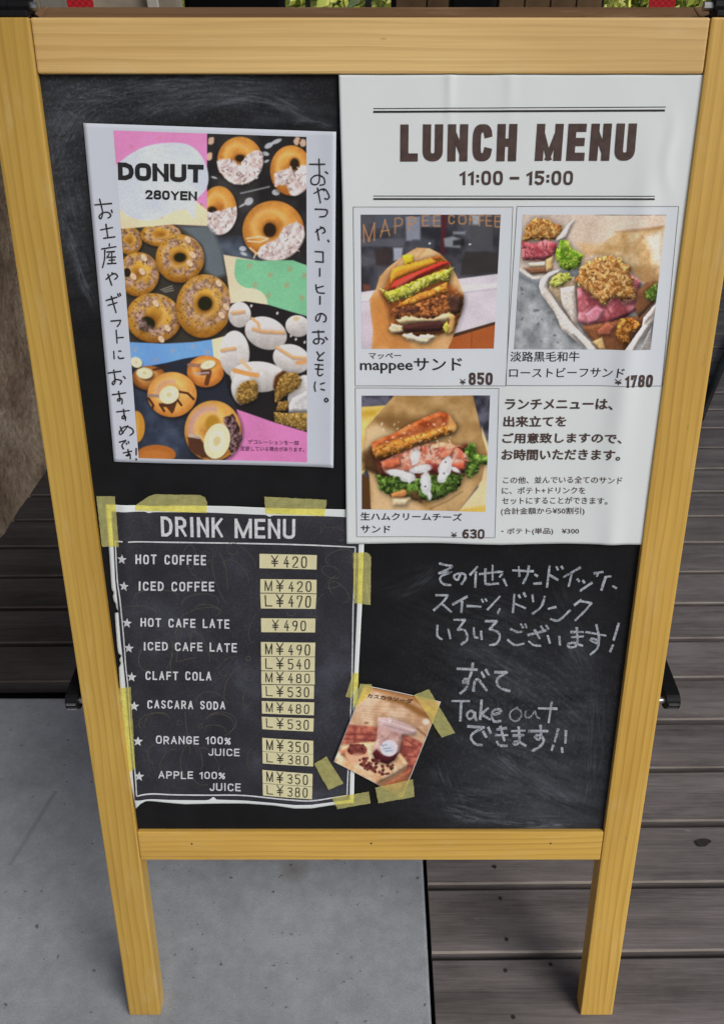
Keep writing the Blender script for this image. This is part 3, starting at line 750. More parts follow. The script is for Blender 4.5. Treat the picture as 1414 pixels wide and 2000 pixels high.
rmember('rear_panel', uLi + .001, uRi - .001, wT - wT2 + .001, wT - wB - .001, 0.008, 0.013, 'u', plain('rear_black_panel', (0.012, 0.012, 0.013), 0.7, 0.3))
# hinges on the stile tops and folding stays at the sides
for sgn, a, b in ((-1, uL, uLi), (1, uRi, uR)):
    g = Geo()
    g.box(a + .004, b - .0015, wT + .0003, wT + .005, FN - TH - .030, FN - .001, 0, .001)
    for uu in (a + .013, b - .010):
        g.tube([(uu - .0085, wT + .0095, FN - .014), (uu + .0085, wT + .0095, FN - .014)], .0075, 14)
    hg = g.build('hinge', M['black_plastic'], sign, False, sroot_org)
    g = Geo(); e = b if sgn < 0 else a
    g.tube([(a + .002, wT + .0095, FN - .014), (b + .003, wT + .0095, FN - .014)] if sgn < 0 else [(a - .003, wT + .0095, FN - .014), (b - .002, wT + .0095, FN - .014)], .0035, 10)
    g.build('hinge_pin', M['steel'], hg, False, sroot_org)
    # stay: a black bar outside the stile, level, running back to the rear frame
    out0 = (b if sgn > 0 else a)
    py_ = 1375; wS = bpn(1290, py_, FN)[1]
    p0 = np.array([0, wS, -.006])
    back = np.array([0, st, ct]) @ np.array([0, 0, 0])            # placeholder for clarity of the frame below
    hor = np.array([0, math.sin(TILT), -math.cos(TILT)])            # level and away from us, in panel axes
    vup = np.array([0, math.cos(TILT), math.sin(TILT)])             # straight up, in panel axes
    D = (wT - wS)
    length = 2 * D * math.sin(TILT) + .02
    g = Geo(); prof = []
    hw = .0105
    for t in np.linspace(-90, 90, 11): prof.append((-.002 - hw * math.cos(R(t)), hw * math.sin(R(t))))
    prof += [(length, hw * .8), (length + .006, 0), (length, -hw * .8)]
    th0, th1 = (.008, .0225) if sgn > 0 else (-.005, -.0185)
    P3 = []
    for th in (th0, th1):
        for (hh, vv) in prof: P3.append(np.array([out0 + th, 0, 0]) + p0 + hor * hh + vup * vv)
    n = len(prof)
    g.add(P3, [list(range(n))[::-1], list(range(n, 2 * n))] + [[i, (i + 1) % n, n + (i + 1) % n, n + i] for i in range(n)])
    arm = g.build('stay_arm', M['black_plastic'], sign, False, sroot_org)
    g = Geo(); c0 = p0 - hor * .003
    g.tube([np.array([out0 + sgn * .0, 0, 0]) + c0, np.array([out0 + th1 + sgn * .001, 0, 0]) + c0], .0042, 12)
    g.build('pivot_bolt', M['steel'], arm, False, sroot_org)
    g = Geo()
    for zz in (-.0035, .0035):
        g.box(0, 1, 0, 1, 0, 1); A = np.array(g.v[-8:])
        for i_ in range(8):
            a_ = A[i_]; g.v[len(g.v) - 8 + i_] = tuple(np.array([out0 + th0 + (th1 - th0) * (.12 + .76 * a_[0]), 0, 0]) + p0 + hor * (-.0137 + .002 * a_[1]) + vup * (zz - .0008 + .0016 * a_[2]))
    g.build('edge_trim', M['steel'], arm, False, sroot_org)

# ---- the blackboard, with the dust that wiping left on it
br = Root(724, 1985, 0.0)
PX, PY = quad_grid([(66, 140), (1376, 140), (1184, 1631), (264, 1631)], 700, 800)
dust = np.zeros(PX.shape)
def streak(pl, w, amp, seed=0, fine=2.2, gate=.42):
    global dust
    p = smooth_pl(pl, 8); d = np.full(PX.shape, 1e9); tt = np.zeros(PX.shape); acc = 0.0
    lo, hi = p.min(0) - 3 * w, p.max(0) + 3 * w
    sel = (PX > lo[0]) & (PX < hi[0]) & (PY > lo[1]) & (PY < hi[1])
    x, y = PX[sel], PY[sel]; d = np.full(x.shape, 1e9); tt = np.zeros(x.shape); sg = np.zeros(x.shape)
    for (x0, y0), (x1, y1) in zip(p[:-1], p[1:]):
        dx, dy = x1 - x0, y1 - y0; L = math.hypot(dx, dy) + 1e-9; t = np.clip(((x - x0) * dx + (y - y0) * dy) / L / L, 0, 1)
        e = np.hypot(x - x0 - t * dx, y - y0 - t * dy); c = e < d
        d = np.where(c, e, d); tt = np.where(c, acc + t * L, tt); sg = np.where(c, np.sign((x - x0) * dy - (y - y0) * dx), sg); acc += L
    s_ = d * sg
    n = vnoise(tt / 26, s_ / fine, 1.0, seed + 40, 3); n2 = vnoise(x, y, 60, seed + 3, 3)
    end = np.clip(tt / (acc * .18), 0, 1) * np.clip((acc - tt) / (acc * .18), 0, 1)
    dust[sel] += amp * np.exp(-(d / w) ** 2) * np.clip((n - gate) * 3.0, 0, 1.2) * np.clip(n2 * 1.7 - .2, 0, 1.2) * end
# top left: broad arcs of a wiped board
for i, (pl, w, a) in enumerate((
    ([(100, 330), (150, 230), (260, 180), (380, 165), (470, 160)], 34, .55), ([(110, 200), (200, 190), (270, 205), (330, 225)], 20, .65),
    ([(250, 250), (320, 205), (430, 190), (540, 195), (630, 240)], 16, .75), ([(330, 230), (430, 200), (540, 205), (640, 250)], 8, .6),
    ([(180, 175), (300, 160), (430, 158), (560, 165)], 14, .7), ([(95, 260), (110, 380), (130, 460), (150, 500)], 26, .55),
    ([(100, 360), (120, 420), (145, 490), (165, 555), (190, 610)], 7, 1.0), ([(130, 300), (140, 400), (165, 480), (185, 560)], 24, .45),
    ([(560, 235), (620, 240), (650, 250)], 7, .8), ([(300, 215), (420, 170), (520, 172), (600, 200)], 26, .35),
    # lower right: wiped haze under the chalk writing
    ([(860, 1280), (980, 1310), (1090, 1390), (1150, 1440)], 46, .42), ([(900, 1250), (1040, 1330), (1130, 1390)], 20, .40),
    ([(960, 1470), (1030, 1520), (1110, 1560), (1150, 1570)], 24, .75), ([(940, 1490), (1000, 1540), (1080, 1575)], 18, .45),
    ([(850, 1570), (930, 1590), (1050, 1600), (1140, 1604)], 12, .9), ([(860, 1590), (960, 1605), (1060, 1612), (1130, 1606)], 6, 1.0),
    ([(870, 1545), (960, 1560), (1060, 1560)], 18, .4), ([(1160, 1310), (1165, 1420), (1155, 1530), (1135, 1600)], 20, .40),
    ([(880, 1190), (980, 1215), (1080, 1260), (1160, 1330)], 50, .30), ([(850, 1110), (800, 1150), (760, 1165)], 16, .35),
    ([(950, 1200), (1010, 1220), (1060, 1260)], 18, .5), ([(930, 1410), (1000, 1450), (1120, 1470)], 40, .3),
    ([(855, 1480), (880, 1550), (900, 1600)], 26, .35), ([(1080, 1140), (1120, 1240), (1150, 1330)], 26, .3))):
    streak(pl, w, a, i)
haze = lambda cx, cy, rx, ry: np.exp(-(((PX - cx) / rx) ** 2 + ((PY - cy) / ry) ** 2))
speck = np.clip((vnoise(PX, PY, 3.4, 77, 2) - .56) * 4, 0, 1)
dust += (0.34 * haze(1020, 1420, 190, 210) + .36 * haze(330, 190, 330, 70) + .38 * haze(130, 330, 70, 220) + .02) * (.30 + .9 * speck)
dust *= .85
def cloud(cx, cy, rx, ry, rot, amp, sd):
    global dust
    c_, n_ = math.cos(rot), math.sin(rot); a = (PX - cx) * c_ + (PY - cy) * n_; b = -(PX - cx) * n_ + (PY - cy) * c_
    f = vnoise(a / 3.2, b, 20, sd, 4) * .65 + vnoise(a / 10, b, 5, sd + 1, 2) * .35
    dust += .52 * amp * np.exp(-((a / rx) ** 2 + (b / ry) ** 2)) * np.clip((f - .36) * 2.6, 0, 1)
for k, (cx_, cy_, rx_, ry_, ro_, am_) in enumerate(((1020, 1420, 180, 120, .5, .55), (1070, 1540, 120, 60, .3, .7), (960, 1560, 130, 50, .1, .55), (1000, 1600, 150, 16, .03, .9), (930, 1250, 130, 60, .4, .4), (1130, 1360, 50, 170, 0, .4), (300, 190, 230, 40, -.1, .65), (130, 330, 40, 190, -.1, .6), (520, 215, 150, 40, .12, .55), (160, 520, 16, 90, -.45, .7), (110, 220, 60, 70, 0, .5), (800, 1140, 70, 22, -.3, .35))): cloud(cx_, cy_, rx_, ry_, ro_, am_, 100 + 7 * k)
dust += .06 * haze(1010, 1560, 200, 70)
base = np.array([0.0088, 0.0090, 0.0104]); dcol = np.array([0.36, 0.40, 0.47])
dust = np.clip(dust * .27, 0, .6)[..., None]
fine = (1 + .3 * (vnoise(PX, PY, 40, 12, 4) - .5) * 2)[..., None]
colr = base * fine * (1 - dust) + dcol * dust
board = sheet(br, 'blackboard', PX, PY, M['board'], sign, 0.0, colr.reshape(-1, 3), smooth=False)
board_back = member('panel_back', uLi - .004, uRi + .004, wB - .006, wT2 + .006, -.007, -.001, 'u', board, plain('panel_back_board', (0.02, 0.02, 0.02), 0.8, 0.2), 0.0)

ZA, ZB = Z(830, 1080, 3.535), Z(860, 1280, 5.05)
CH = [(ZA, 4.3, s) for s in (
 [(100, 72), (150, 85), (188, 92), (140, 120), (95, 140)], [(95, 140), (172, 132), (112, 160), (105, 190), (130, 215), (178, 222)],
 [(245, 140), (225, 185), (200, 170), (207, 150), (245, 140), (275, 150), (275, 180), (250, 215)],
 [(360, 95), (310, 150)], [(350, 130), (345, 235)], [(375, 145), (525, 130), (515, 165)], [(465, 85), (465, 185)], [(415, 110), (415, 200), (430, 215), (505, 210)],
 [(540, 180), (562, 225)], [(605, 120), (745, 125)], [(645, 95), (650, 160)], [(715, 90), (705, 150), (675, 210)],
 [(757, 148), (774, 160)], [(750, 212), (800, 208)], [(858, 90), (840, 235)], [(855, 150), (915, 185)], [(905, 95), (915, 115)], [(940, 92), (950, 108)],
 [(1070, 100), (955, 165)], [(1010, 145), (990, 228)], [(1050, 180), (1062, 195)], [(1088, 190), (1098, 205)], [(1150, 205), (1070, 260)],
 [(1165, 140), (1225, 130)], [(1190, 140), (1185, 160)], [(1240, 165), (1280, 160)], [(1245, 165), (1215, 255)], [(1295, 228), (1318, 242)],
 [(75, 290), (155, 292)], [(155, 292), (130, 330), (60, 395)], [(115, 350), (180, 405)], [(290, 300), (190, 355)], [(255, 335), (250, 410)],
 [(290, 365), (385, 370)], [(390, 320), (400, 338)], [(415, 318), (425, 330)], [(515, 300), (430, 390)], [(515, 385), (500, 415)],
 [(615, 285), (605, 410)], [(610, 345), (690, 380)], [(645, 290), (655, 308)], [(680, 275), (692, 300)], [(740, 290), (745, 335)], [(825, 300), (800, 370), (740, 420)],
 [(850, 385), (900, 372)], [(865, 455), (920, 465), (1000, 395)], [(1075, 325), (1030, 358)], [(1065, 330), (1145, 345)], [(1145, 345), (1110, 390), (1035, 465)],
 [(85, 500), (85, 570), (115, 595)], [(160, 525), (175, 590)], [(200, 460), (275, 462)], [(275, 462), (225, 530)], [(225, 530), (270, 530), (290, 570), (285, 605), (250, 630)],
 [(335, 515), (340, 575), (365, 585)], [(385, 540), (390, 595)], [(415, 470), (495, 470)], [(495, 470), (445, 525)], [(445, 525), (500, 545), (515, 580), (490, 625), (445, 635)],
 [(590, 525), (640, 545), (670, 540)], [(570, 600), (620, 635), (680, 625)], [(660, 490), (675, 515)], [(690, 490), (700, 515)],
 [(710, 565), (830, 535)], [(755, 530), (790, 590)], [(715, 610), (750, 635), (795, 640)], [(800, 505), (815, 530)], [(835, 500), (850, 525)],
 [(845, 570), (860, 620)], [(925, 575), (930, 635)], [(1005, 545), (1090, 545)], [(1010, 580), (1090, 575)], [(1045, 515), (1050, 610), (1035, 645), (995, 650), (985, 630), (1020, 620), (1085, 640)],
 [(1110, 545), (1245, 570)], [(1180, 495), (1195, 560), (1195, 620), (1165, 615), (1140, 600), (1160, 590), (1195, 615), (1185, 660), (1140, 700)],
 [(1335, 485), (1300, 600)], [(1295, 635), (1275, 680)])]
CH += [(ZB, 4.8, s) for s in (
 [(165, 130), (360, 140)], [(320, 75), (300, 180), (260, 260), (225, 265), (235, 235), (275, 245), (255, 320), (195, 375)],
 [(325, 350), (335, 265), (365, 235), (400, 270), (455, 345)], [(405, 165), (430, 215)], [(445, 140), (475, 190)],
 [(535, 165), (655, 165)], [(655, 165), (570, 220), (555, 270), (590, 320), (680, 350)],
 [(115, 450), (285, 450)], [(205, 455), (195, 645)], [(330, 570), (300, 545), (260, 580), (280, 625), (320, 610), (340, 560)], [(340, 560), (340, 600), (355, 640)],
 [(405, 440), (390, 630)], [(470, 520), (400, 580)], [(400, 580), (490, 630)], [(500, 590), (590, 560), (580, 530), (530, 540), (505, 590), (530, 650), (595, 645)],
 [(965, 520), (1145, 525)], [(1095, 460), (1065, 660)],
 [(270, 700), (430, 710)], [(430, 710), (330, 760), (300, 810), (340, 870), (410, 885)], [(420, 750), (450, 805)], [(470, 710), (495, 765)],
 [(555, 730), (650, 715)], [(540, 785), (660, 785)], [(590, 700), (620, 810), (630, 840)], [(555, 850), (580, 885), (655, 890)],
 [(700, 745), (830, 740)], [(715, 790), (820, 785)], [(770, 705), (775, 840), (740, 880), (720, 860), (760, 845), (840, 890)],
 [(870, 745), (1055, 745)], [(985, 690), (990, 790), (965, 830), (930, 805), (960, 785), (1000, 800), (1015, 850), (970, 905), (905, 940)],
 [(1160, 725), (1125, 850)], [(1110, 885), (1095, 935)], [(1235, 740), (1230, 865)], [(1195, 910), (1200, 955)])]
CR_ = {}
for z, w, s in CH: CR_.setdefault((z is ZB, sum(np.mean(np.array(s)[:, 1]) > t for t in ((385, 675) if z is ZB else (258, 432)))), []).append(ribbon(smooth_pl(z(s), 5), w, 1.2, False, .24))
for ss in CR_.values(): draw_strokes(br, 'chalk_writing', ss, M['chalk'], board, .0002)
FA = ([(760, 510), (690, 560), (690, 620), (740, 650), (790, 610), (790, 550), (750, 520)], [(840, 550), (835, 600), (880, 610), (930, 550)], [(930, 550), (950, 605), (975, 620)])
draw_strokes(br, 'faint_chalk_writing', [ribbon(smooth_pl(ZB(s), 5), 3.2, 1.0, False, .2) for s in FA], M['chalk_faint'], board, .0002)

# ================================================================== DOUGHNUT POSTER
dr = Root(440, 575, .0011, lambda x, y: .0006 + .0011 * np.sin((x - 160) / 110.0) ** 2 * (1 - .3 * np.sin(y / 150.0)) + .0016 * np.exp(-((x - 655) / 22) ** 2))
PX, PY = quad_grid([(164.5, 240.5), (657, 257.7), (651.5, 911), (224.5, 900.5)], 60, 80)
dposter = sheet(dr, 'doughnut_poster', PX, PY, M['cool_paper'])
tag(dposter, 'white poster with doughnut photos and handwritten margins in the upper left of the chalkboard', 'poster')
PX, PY = quad_grid([(223.5, 255), (599, 267.6), (600.5, 901.3), (273, 893)], 400, 660)
P = Paint(PX, PY, (52, 50, 50))
z1, z2, z3, z4 = Z(150, 230, 5.237), Z(390, 230, 5.05), Z(170, 570, 5.237), Z(400, 570, 5.237)
# top right picture
one = np.ones(PX.shape)
P.mottle(one * (PX > 400), (38, 36, 37), (64, 62, 62), 40, 2); P.mottle(P.poly_mask(z2([(60, 1180), (420, 1180), (700, 1460), (200, 1400), (60, 1330)]), 14), (62, 70, 84), (88, 98, 112), 20, 4)
for (a, b, rx, ry, rot) in ((685, 275, 9, 5, -.5), (760, 235, 11, 4, -.4), (655, 355, 7, 4, .3), (660, 430, 6, 2.5, -.4), (757, 735, 8, 6, 0), (490, 825, 9, 7, -.6), (430, 860, 9, 2, -.5), (430, 1290, 7, 5, 0), (440, 1340, 7, 3, .4), (150, 590, 6, 2, .3)):
    x, y = z2([(a, b)])[0]; P.ell(x, y, rx, ry, (200, 205, 212), rot, .85)
P.line(z2([(410, 745), (690, 680)]), 3.4, (150, 155, 160), .8)
def creamed(cx, cy, rx, ry, line, hole, hr):
    m = doughnut(P, cx, cy, rx, ry, (222, 160, 78), (160, 92, 34), hole, hr)
    cm = P.poly_mask(line, 1.2, 3.0, 7) * np.clip((1.06 - P.ell_d(cx, cy, rx, ry)) * 14, 0, 1)
    if hole: cm = cm * (P.ell_d(hole[0], hole[1], hr[0] * .8, hr[1] * .8) > 1)
    P.mottle(cm, (196, 178, 176), (240, 232, 230), 7, 3, 1, 3)
    g_ = np.random.default_rng(int(cx))
    for _ in range(int(rx * 3.4)):
        x, y = g_.uniform(cx - rx, cx + rx), g_.uniform(cy - ry, cy + ry)
        iy, ix = np.unravel_index(np.argmin((PX[::6, ::6] - x) ** 2 + (PY[::6, ::6] - y) ** 2), PX[::6, ::6].shape)
        if cm[::6, ::6][iy, ix] > .6:
            P.dab(x, y, g_.uniform(2.5, 4.5), 1.3, [(250, 244, 240), (228, 190, 192), (168, 142, 140), (236, 226, 206), (120, 100, 98)][g_.integers(5)], g_.uniform(0, 3.1), .85)
creamed(*z2([(402, 420)])[0], 44, 46, z2([(170, 420), (300, 400), (400, 470), (440, 400), (540, 320), (640, 330), (650, 500), (560, 640), (430, 720), (300, 640), (190, 520)]), z2([(405, 400)])[0], (10, 7))
creamed(*z2([(905, 520)])[0], 41, 49, z2([(740, 540), (900, 500), (960, 540), (1000, 470), (1090, 460), (1120, 800), (960, 800), (900, 760), (850, 660), (740, 680)]), z2([(940, 460)])[0], (9, 12))
creamed(*z2([(195, 910)])[0], 35, 47, z2([(70, 930), (200, 920), (360, 880), (400, 1050), (330, 1190), (220, 1260), (70, 1240)]), z2([(130, 910)])[0], (9, 7))
creamed(*z2([(730, 1110)])[0], 60, 58, z2([(560, 1340), (620, 1260), (780, 1180), (830, 1080), (960, 1010), (1030, 1080), (1060, 1260), (960, 1440), (740, 1470), (620, 1420)]), z2([(695, 1105)])[0], (12.5, 14))
P.line(z2([(470, 1190), (600, 1170), (680, 1190), (600, 1225), (480, 1215)]), 3, (238, 218, 188), .8); P.line(z2([(500, 1280), (560, 1330), (540, 1380)]), 3, (236, 220, 196), .8)
for (a, b) in ((1400 - 1280, 230), (1400 - 1300, 380), (960, 230), (1020, 250)):
    x, y = z2([(a, b)])[0]; P.ell(x, y, 6, 8, (222, 186, 160), .3, .9, 1, .3, 5)
# left middle picture
P.poly([(230, 440), (406, 440), (437, 497), (445, 540), (453, 592), (441, 655), (416, 663), (380, 668), (322, 671), (250, 668)], (58, 55, 48))
P.poly(z1([(1060, 1110), (1340, 1100), (1414, 1180), (1500, 1390), (1530, 1600), (1420, 1640), (1320, 1560), (1280, 1300)]), (102, 112, 118), 1, 5); 
def glazed(cx, cy, rx, ry, hole=None, hr=(10, 10), nuts=(), rot=0.0, seed=1):
    m = doughnut(P, cx, cy, rx, ry, (214, 164, 66), (140, 88, 30), hole, hr, (40, 38, 22), rot)
    d = P.ell_d(cx + rx * .1, cy - ry * .1, rx * .86, ry * .82, rot); gz = np.clip(1 - abs(d - .78) * 3.2 + (vnoise(P.X, P.Y, 9, seed) - .5) * 1.8, 0, 1) * m
    P.mottle(gz, (120, 90, 84), (196, 166, 160), 5, seed, .85, 3)
    g_ = np.random.default_rng(seed)
    for _ in range(int(rx * 1.6)):
        a = g_.uniform(0, 6.28); q = g_.uniform(.5, .98); P.dab(cx + rx * q * math.cos(a), cy + ry * q * math.sin(a), 1.6, .9, (84, 54, 26), g_.uniform(0, 3), .7)
    for (x, y) in nuts: P.ell(x + 1, y + 1.5, 8.2, 5.6, (70, 48, 32), .9, .5); P.ell(x, y, 7.6, 5.2, (232, 198, 166), .9); P.line([(x - 3, y + 3), (x + 3, y - 3)], 1, (188, 144, 110), .8)
glazed(255, 470, 25, 27, seed=3); glazed(316, 458, 40, 23, seed=4); glazed(272, 535, 41, 43, None, (8, 8), z1([(680, 1570), (700, 1430), (590, 1620)]), .2, 5)
P.ell(*z1([(525, 1580)])[0], 7, 9, (44, 34, 22))
glazed(353, 504, 47, 47, z1([(1065, 1425)])[0], (12, 9), z1([(1145, 1245), (1195, 1400), (1165, 1485)]), 0, 6)
for k in range(3): P.line(z1([(870 + 20 * k, 1755 + 12 * k), (985 + 8 * k, 1715 + 22 * k)]), 2, (168, 164, 150), .7)
glazed(302, 620, 54, 48, z3([(620, 325)])[0], (17, 15), z3([(715, 115), (835, 365), (770, 478)]), .1, 7)
glazed(400, 597, 54, 62, z3([(1215, 115)])[0], (14, 14), z4([(180, 235), (225, 150)]) + z2([(195, 1630)]), .15, 8)
# paper patches
P.poly([(437.5, 497), (505, 509), (599, 517), (601, 617), (526, 595), (480, 588), (451.6, 592), (445, 540)], (238, 214, 182))
P.poly(smooth_pl([(462, 504), (505, 509), (599, 517.5), (601, 617), (562, 606), (526, 595), (522, 584), (513, 571), (497, 563), (479, 561), (465, 551), (459, 535), (460, 517)], 3), (128, 196, 152))
for q in z2([(500, 1460), (700, 1550), (890, 1490), (1035, 1550), (550, 1645), (860, 1650), (680, 1750), (1010, 1770)]): P.ell(q[0], q[1], 4.6, 5.6, (164, 164, 124), .4, .8, 1.4, .3, 4)
# pink corner, bubble, cream band
P.poly([(220, 250), (406, 258), (406, 410), (395, 398), (236, 404)], (219, 138, 190)); P.poly([(232, 398), (384, 392), (406, 410), (406, 441), (340, 438), (238, 447)], (240, 214, 178))
P.poly(smooth_pl([(229, 322), (241.7, 312), (257, 300.6), (283.7, 287), (312, 280.6), (341, 278.7), (366, 281.6), (385, 293), (398, 310), (406, 329), (408.7, 348), (406, 364), (398, 377), (386, 390), (383.5, 412), (380, 428), (373, 417), (366, 409.5), (352, 409.5), (333, 417), (312, 426.7), (287.5, 430.5), (264.6, 426.7), (249, 419), (235, 403.8), (228, 360)], 4), (203, 211, 226))
P.ell(*z1([(880, 1020)])[0], 3, 1.6, (190, 160, 150), -.3, .6); P.ell(*z1([(570, 300)])[0], 4, 4, (212, 128, 150), 0, .5, 2); P.ell(*z1([(850, 210)])[0], 5, 4, (214, 130, 150), 0, .5, 2)
# blue band and cream scrap
P.poly([(255, 667), (322.8, 670), (380, 667), (416, 662), (421, 685), (421, 706), (399, 694), (361, 700), (328, 708), (281, 716), (256, 706)], (112, 162, 224))
for q in z3([(500, 585), (885, 595), (1095, 555), (1240, 610), (710, 690)]): P.ell(q[0], q[1], 4.6, 4.6, (150, 160, 178), .4, .8, 1.4, .3, 4)
P.poly([(415, 662), (443, 655), (440, 690), (432, 722), (420, 706)], (236, 216, 178))
# lower left picture
P.poly([(258, 706), (281, 716), (328, 707), (361, 699), (399, 693), (421, 705), (436, 720), (452, 780), (468, 800), (480, 905), (265, 905)], (42, 46, 56)); P.mottle(P.poly_mask(z3([(520, 1010), (900, 1230), (1100, 1600), (900, 1690), (600, 1600)]), 16), (52, 60, 78), (74, 84, 104), 20, 9, .9)
def banana(x, y, rx, ry, rot): P.ell(x + 1.5, y + 2, rx, ry, (40, 30, 22), rot, .4, 1.5); P.ell(x, y, rx, ry, (226, 220, 180), rot); P.ell(x, y, rx * .62, ry * .62, (236, 232, 204), rot, .9, 2); P.ell(x, y, rx * .28, ry * .3, (204, 190, 130), rot, .8, 2)
doughnut(P, 294, 737, 34, 24, (186, 120, 58), (104, 60, 30)); P.line(z3([(690, 790), (830, 760)]), 4, (70, 40, 26), .8); banana(*z3([(600, 825)])[0], 16, 11, .1); banana(*z3([(515, 715)])[0], 12, 10, .5)
doughnut(P, 403, 724, 36, 31, (222, 150, 72), (166, 92, 40)); P.line(z3([(1050, 740), (1190, 750), (1180, 830)]), 7, (150, 110, 96), .9); P.line(z3([(1190, 820), (1260, 815), (1230, 930)]), 9, (92, 50, 32), .9); P.line(z3([(1110, 830), (1250, 820)]), 4, (176, 170, 176), .8); banana(*z3([(1245, 740)])[0], 15, 8, -.3)
doughnut(P, 338, 769, 48, 44, (232, 176, 96), (186, 112, 46)); P.put(np.clip(1 - abs(P.ell_d(336, 766, 30, 27) - .85) * 4, 0, 1) * (PY < 770) * (PX < 345), (204, 156, 142), .8)
for ln_ in ([(940, 1010), (1040, 1030), (1100, 1090)], [(640, 1080), (690, 1150), (680, 1180)], [(760, 1150), (800, 1210)], [(930, 1090), (975, 1150)]): P.line(z3(ln_), 4.5, (72, 40, 26), .95)
P.poly(z3([(740, 1130), (860, 1130), (940, 1090), (900, 1210), (880, 1240), (820, 1170), (770, 1170)]), (88, 52, 34)); P.line(z3([(650, 1050), (760, 1060)]), 6, (150, 128, 124), .9)
banana(*z3([(850, 1045)])[0], 20, 17, -.5)
P.ell(268, 832, 17, 31, (196, 140, 54)); P.ell(264, 828, 10, 24, (214, 164, 80), 0, .7, 3); P.ell(307, 886, 38, 19, (176, 104, 46)); P.ell(303, 889, 30, 12, (196, 126, 62), 0, .6, 3)
# lower right picture
P.poly([(451, 592), (480, 588), (526, 595), (562, 606), (601, 617), (601, 845), (534, 825), (466, 800), (448, 770), (437, 722), (440, 690), (443, 655)], (36, 34, 35))
for q in z4([(480, 140), (745, 215), (885, 445), (935, 480), (1025, 510)]): P.ell(q[0], q[1], 2.2, 3, (206, 204, 200), .3)
def snow(cx, cy, rx, ry, rot=0.0, bar=None, seed=1):
    d = P.ell_d(cx, cy, rx, ry, rot); m = np.clip((1 - d) * min(rx, ry) / 1.6 + .5, 0, 1)
    t = np.clip(.5 + .5 * (PY - cy) / ry + (vnoise(PX, PY, 9, seed) - .5) * .35 - .12, 0, 1)[..., None]
    c = np.array((234, 232, 230)) * (1 - t) + np.array((164, 158, 154)) * t; P.C = P.C * (1 - m[..., None]) + c * m[..., None]
    if bar:
        P.line([(x + .8, y + 2) for x, y in bar], 7, (150, 120, 104), .6, 1.5); P.line(bar, 6, (216, 164, 112)); P.line([(x, y - 1.5) for x, y in bar], 2, (238, 204, 164), .8)
snow(469, 614, 22, 25, 0, z4([(290, 210), (400, 195)]), 2); snow(459, 690, 29, 45, 0, z4([(180, 590), (310, 570)]), 3)
snow(520, 650, 42, 31, .35, z4([(500, 375), (590, 400), (810, 410)]), 4); P.line(z4([(490, 270), (550, 320), (560, 370)]), 6, (222, 178, 130)); snow(582, 636, 24, 21, .2, None, 5); P.ell(579, 622, 6, 5, (222, 194, 150))
snow(570, 700, 37, 28, .3, z4([(740, 560), (900, 660), (1040, 670)]), 6); P.line(z4([(950, 720), (1030, 710)]), 8, (210, 156, 104))
snow(505, 735, 54, 30, .05, None, 7); snow(475, 760, 22, 32, -.2, None, 8); snow(590, 770, 26, 40, .3, None, 9); P.line(z4([(310, 800), (430, 830), (540, 850)]), 9, (222, 160, 92)); P.line(z4([(380, 700), (470, 790)]), 7, (228, 190, 150))
P.poly(z4([(370, 1160), (540, 1060), (560, 1070), (600, 1060), (690, 1090), (720, 1150), (720, 1310), (420, 1200)]), (36, 34, 35), 1, 1.5)
P.puff = .8
for (pts) in (z4([(330, 1000), (370, 930), (450, 900), (525, 895), (550, 960), (540, 1080), (460, 1130), (360, 1150), (330, 1090)]), z4([(720, 1100), (715, 1000), (750, 880), (830, 820), (940, 820), (1000, 900), (960, 980), (840, 1050), (740, 1130)]), z4([(735, 1180), (760, 1120), (850, 1110), (865, 1160), (840, 1210), (740, 1210)])):
    m = P.poly_mask(pts, 1.0, 1.5, 6); P.mottle(m, (128, 92, 42), (196, 158, 84), 4, 5, 1, 3)
P.poly(z4([(700, 960), (720, 860), (800, 800), (840, 810), (760, 870), (720, 1000)]), (98, 58, 30), 1, 1.2); P.poly(z4([(860, 1160), (900, 1080), (1050, 1000), (1060, 1230), (860, 1230)]), (206, 204, 204), 1, 1.5)
m = P.poly_mask(z4([(710, 1225), (860, 1235), (1060, 1230), (1060, 1420), (720, 1330)]), 1.0, 1.5, 6); P.mottle(m, (140, 110, 52), (190, 156, 86), 3, 8, 1, 3)
P.puff = 0
P.poly(z4([(330, 1195), (700, 1325), (1060, 1432), (1060, 1740), (190, 1725), (330, 1620), (390, 1500)]), (214, 128, 184))
P.poly([(430, 806), (466, 800), (480, 830), (474, 860), (462, 882), (440, 900), (432, 905)], (52, 44, 46), .0)
# big ring with banana at the bottom
m = doughnut(P, 417, 840, 55, 59, (226, 176, 92), (172, 110, 44)); P.put(np.clip(1 - abs(P.ell_d(412, 838, 42, 46) - .9) * 4, 0, 1) * (PX < 425) * (PY < 850), (196, 152, 156), .85)
P.ell(416, 824, 13, 15, (176, 130, 40), .4, .9, 3)
m = P.poly_mask(z4([(200, 1280), (290, 1240), (350, 1340), (385, 1500), (350, 1600), (270, 1680), (230, 1500)]), 1.5, 2, 6); P.mottle(m, (52, 34, 34), (150, 118, 118), 5, 4, 1, 3)
P.poly(z3([(1040, 1480), (1150, 1470), (1220, 1560), (1280, 1700), (1180, 1690), (1050, 1600)]), (84, 52, 36), 1, 1.5, 2, 6); P.line(z3([(1060, 1460), (1150, 1480)]), 6, (190, 184, 184), .8)
banana(425, 860, 25, 35, .25)
P.poly(z4([(-200, 1722), (1100, 1738), (1100, 1800), (-200, 1800)]), (205, 210, 220))
P.puff = 0; P.soften(.35); P.grade(.045, 2.4, 11); P.grade(.06, 50, 12)
sheet(dr, 'printed_photo', PX, PY, M['print'], dposter, .00015, P.albedo())
draw_strokes(dr, 'title_lettering', pen_text('DONUT', [(232, 317), (399.5, 322), (399, 357), (233, 351.5)], .27, .07), M['ink_black'], dposter, .0004)
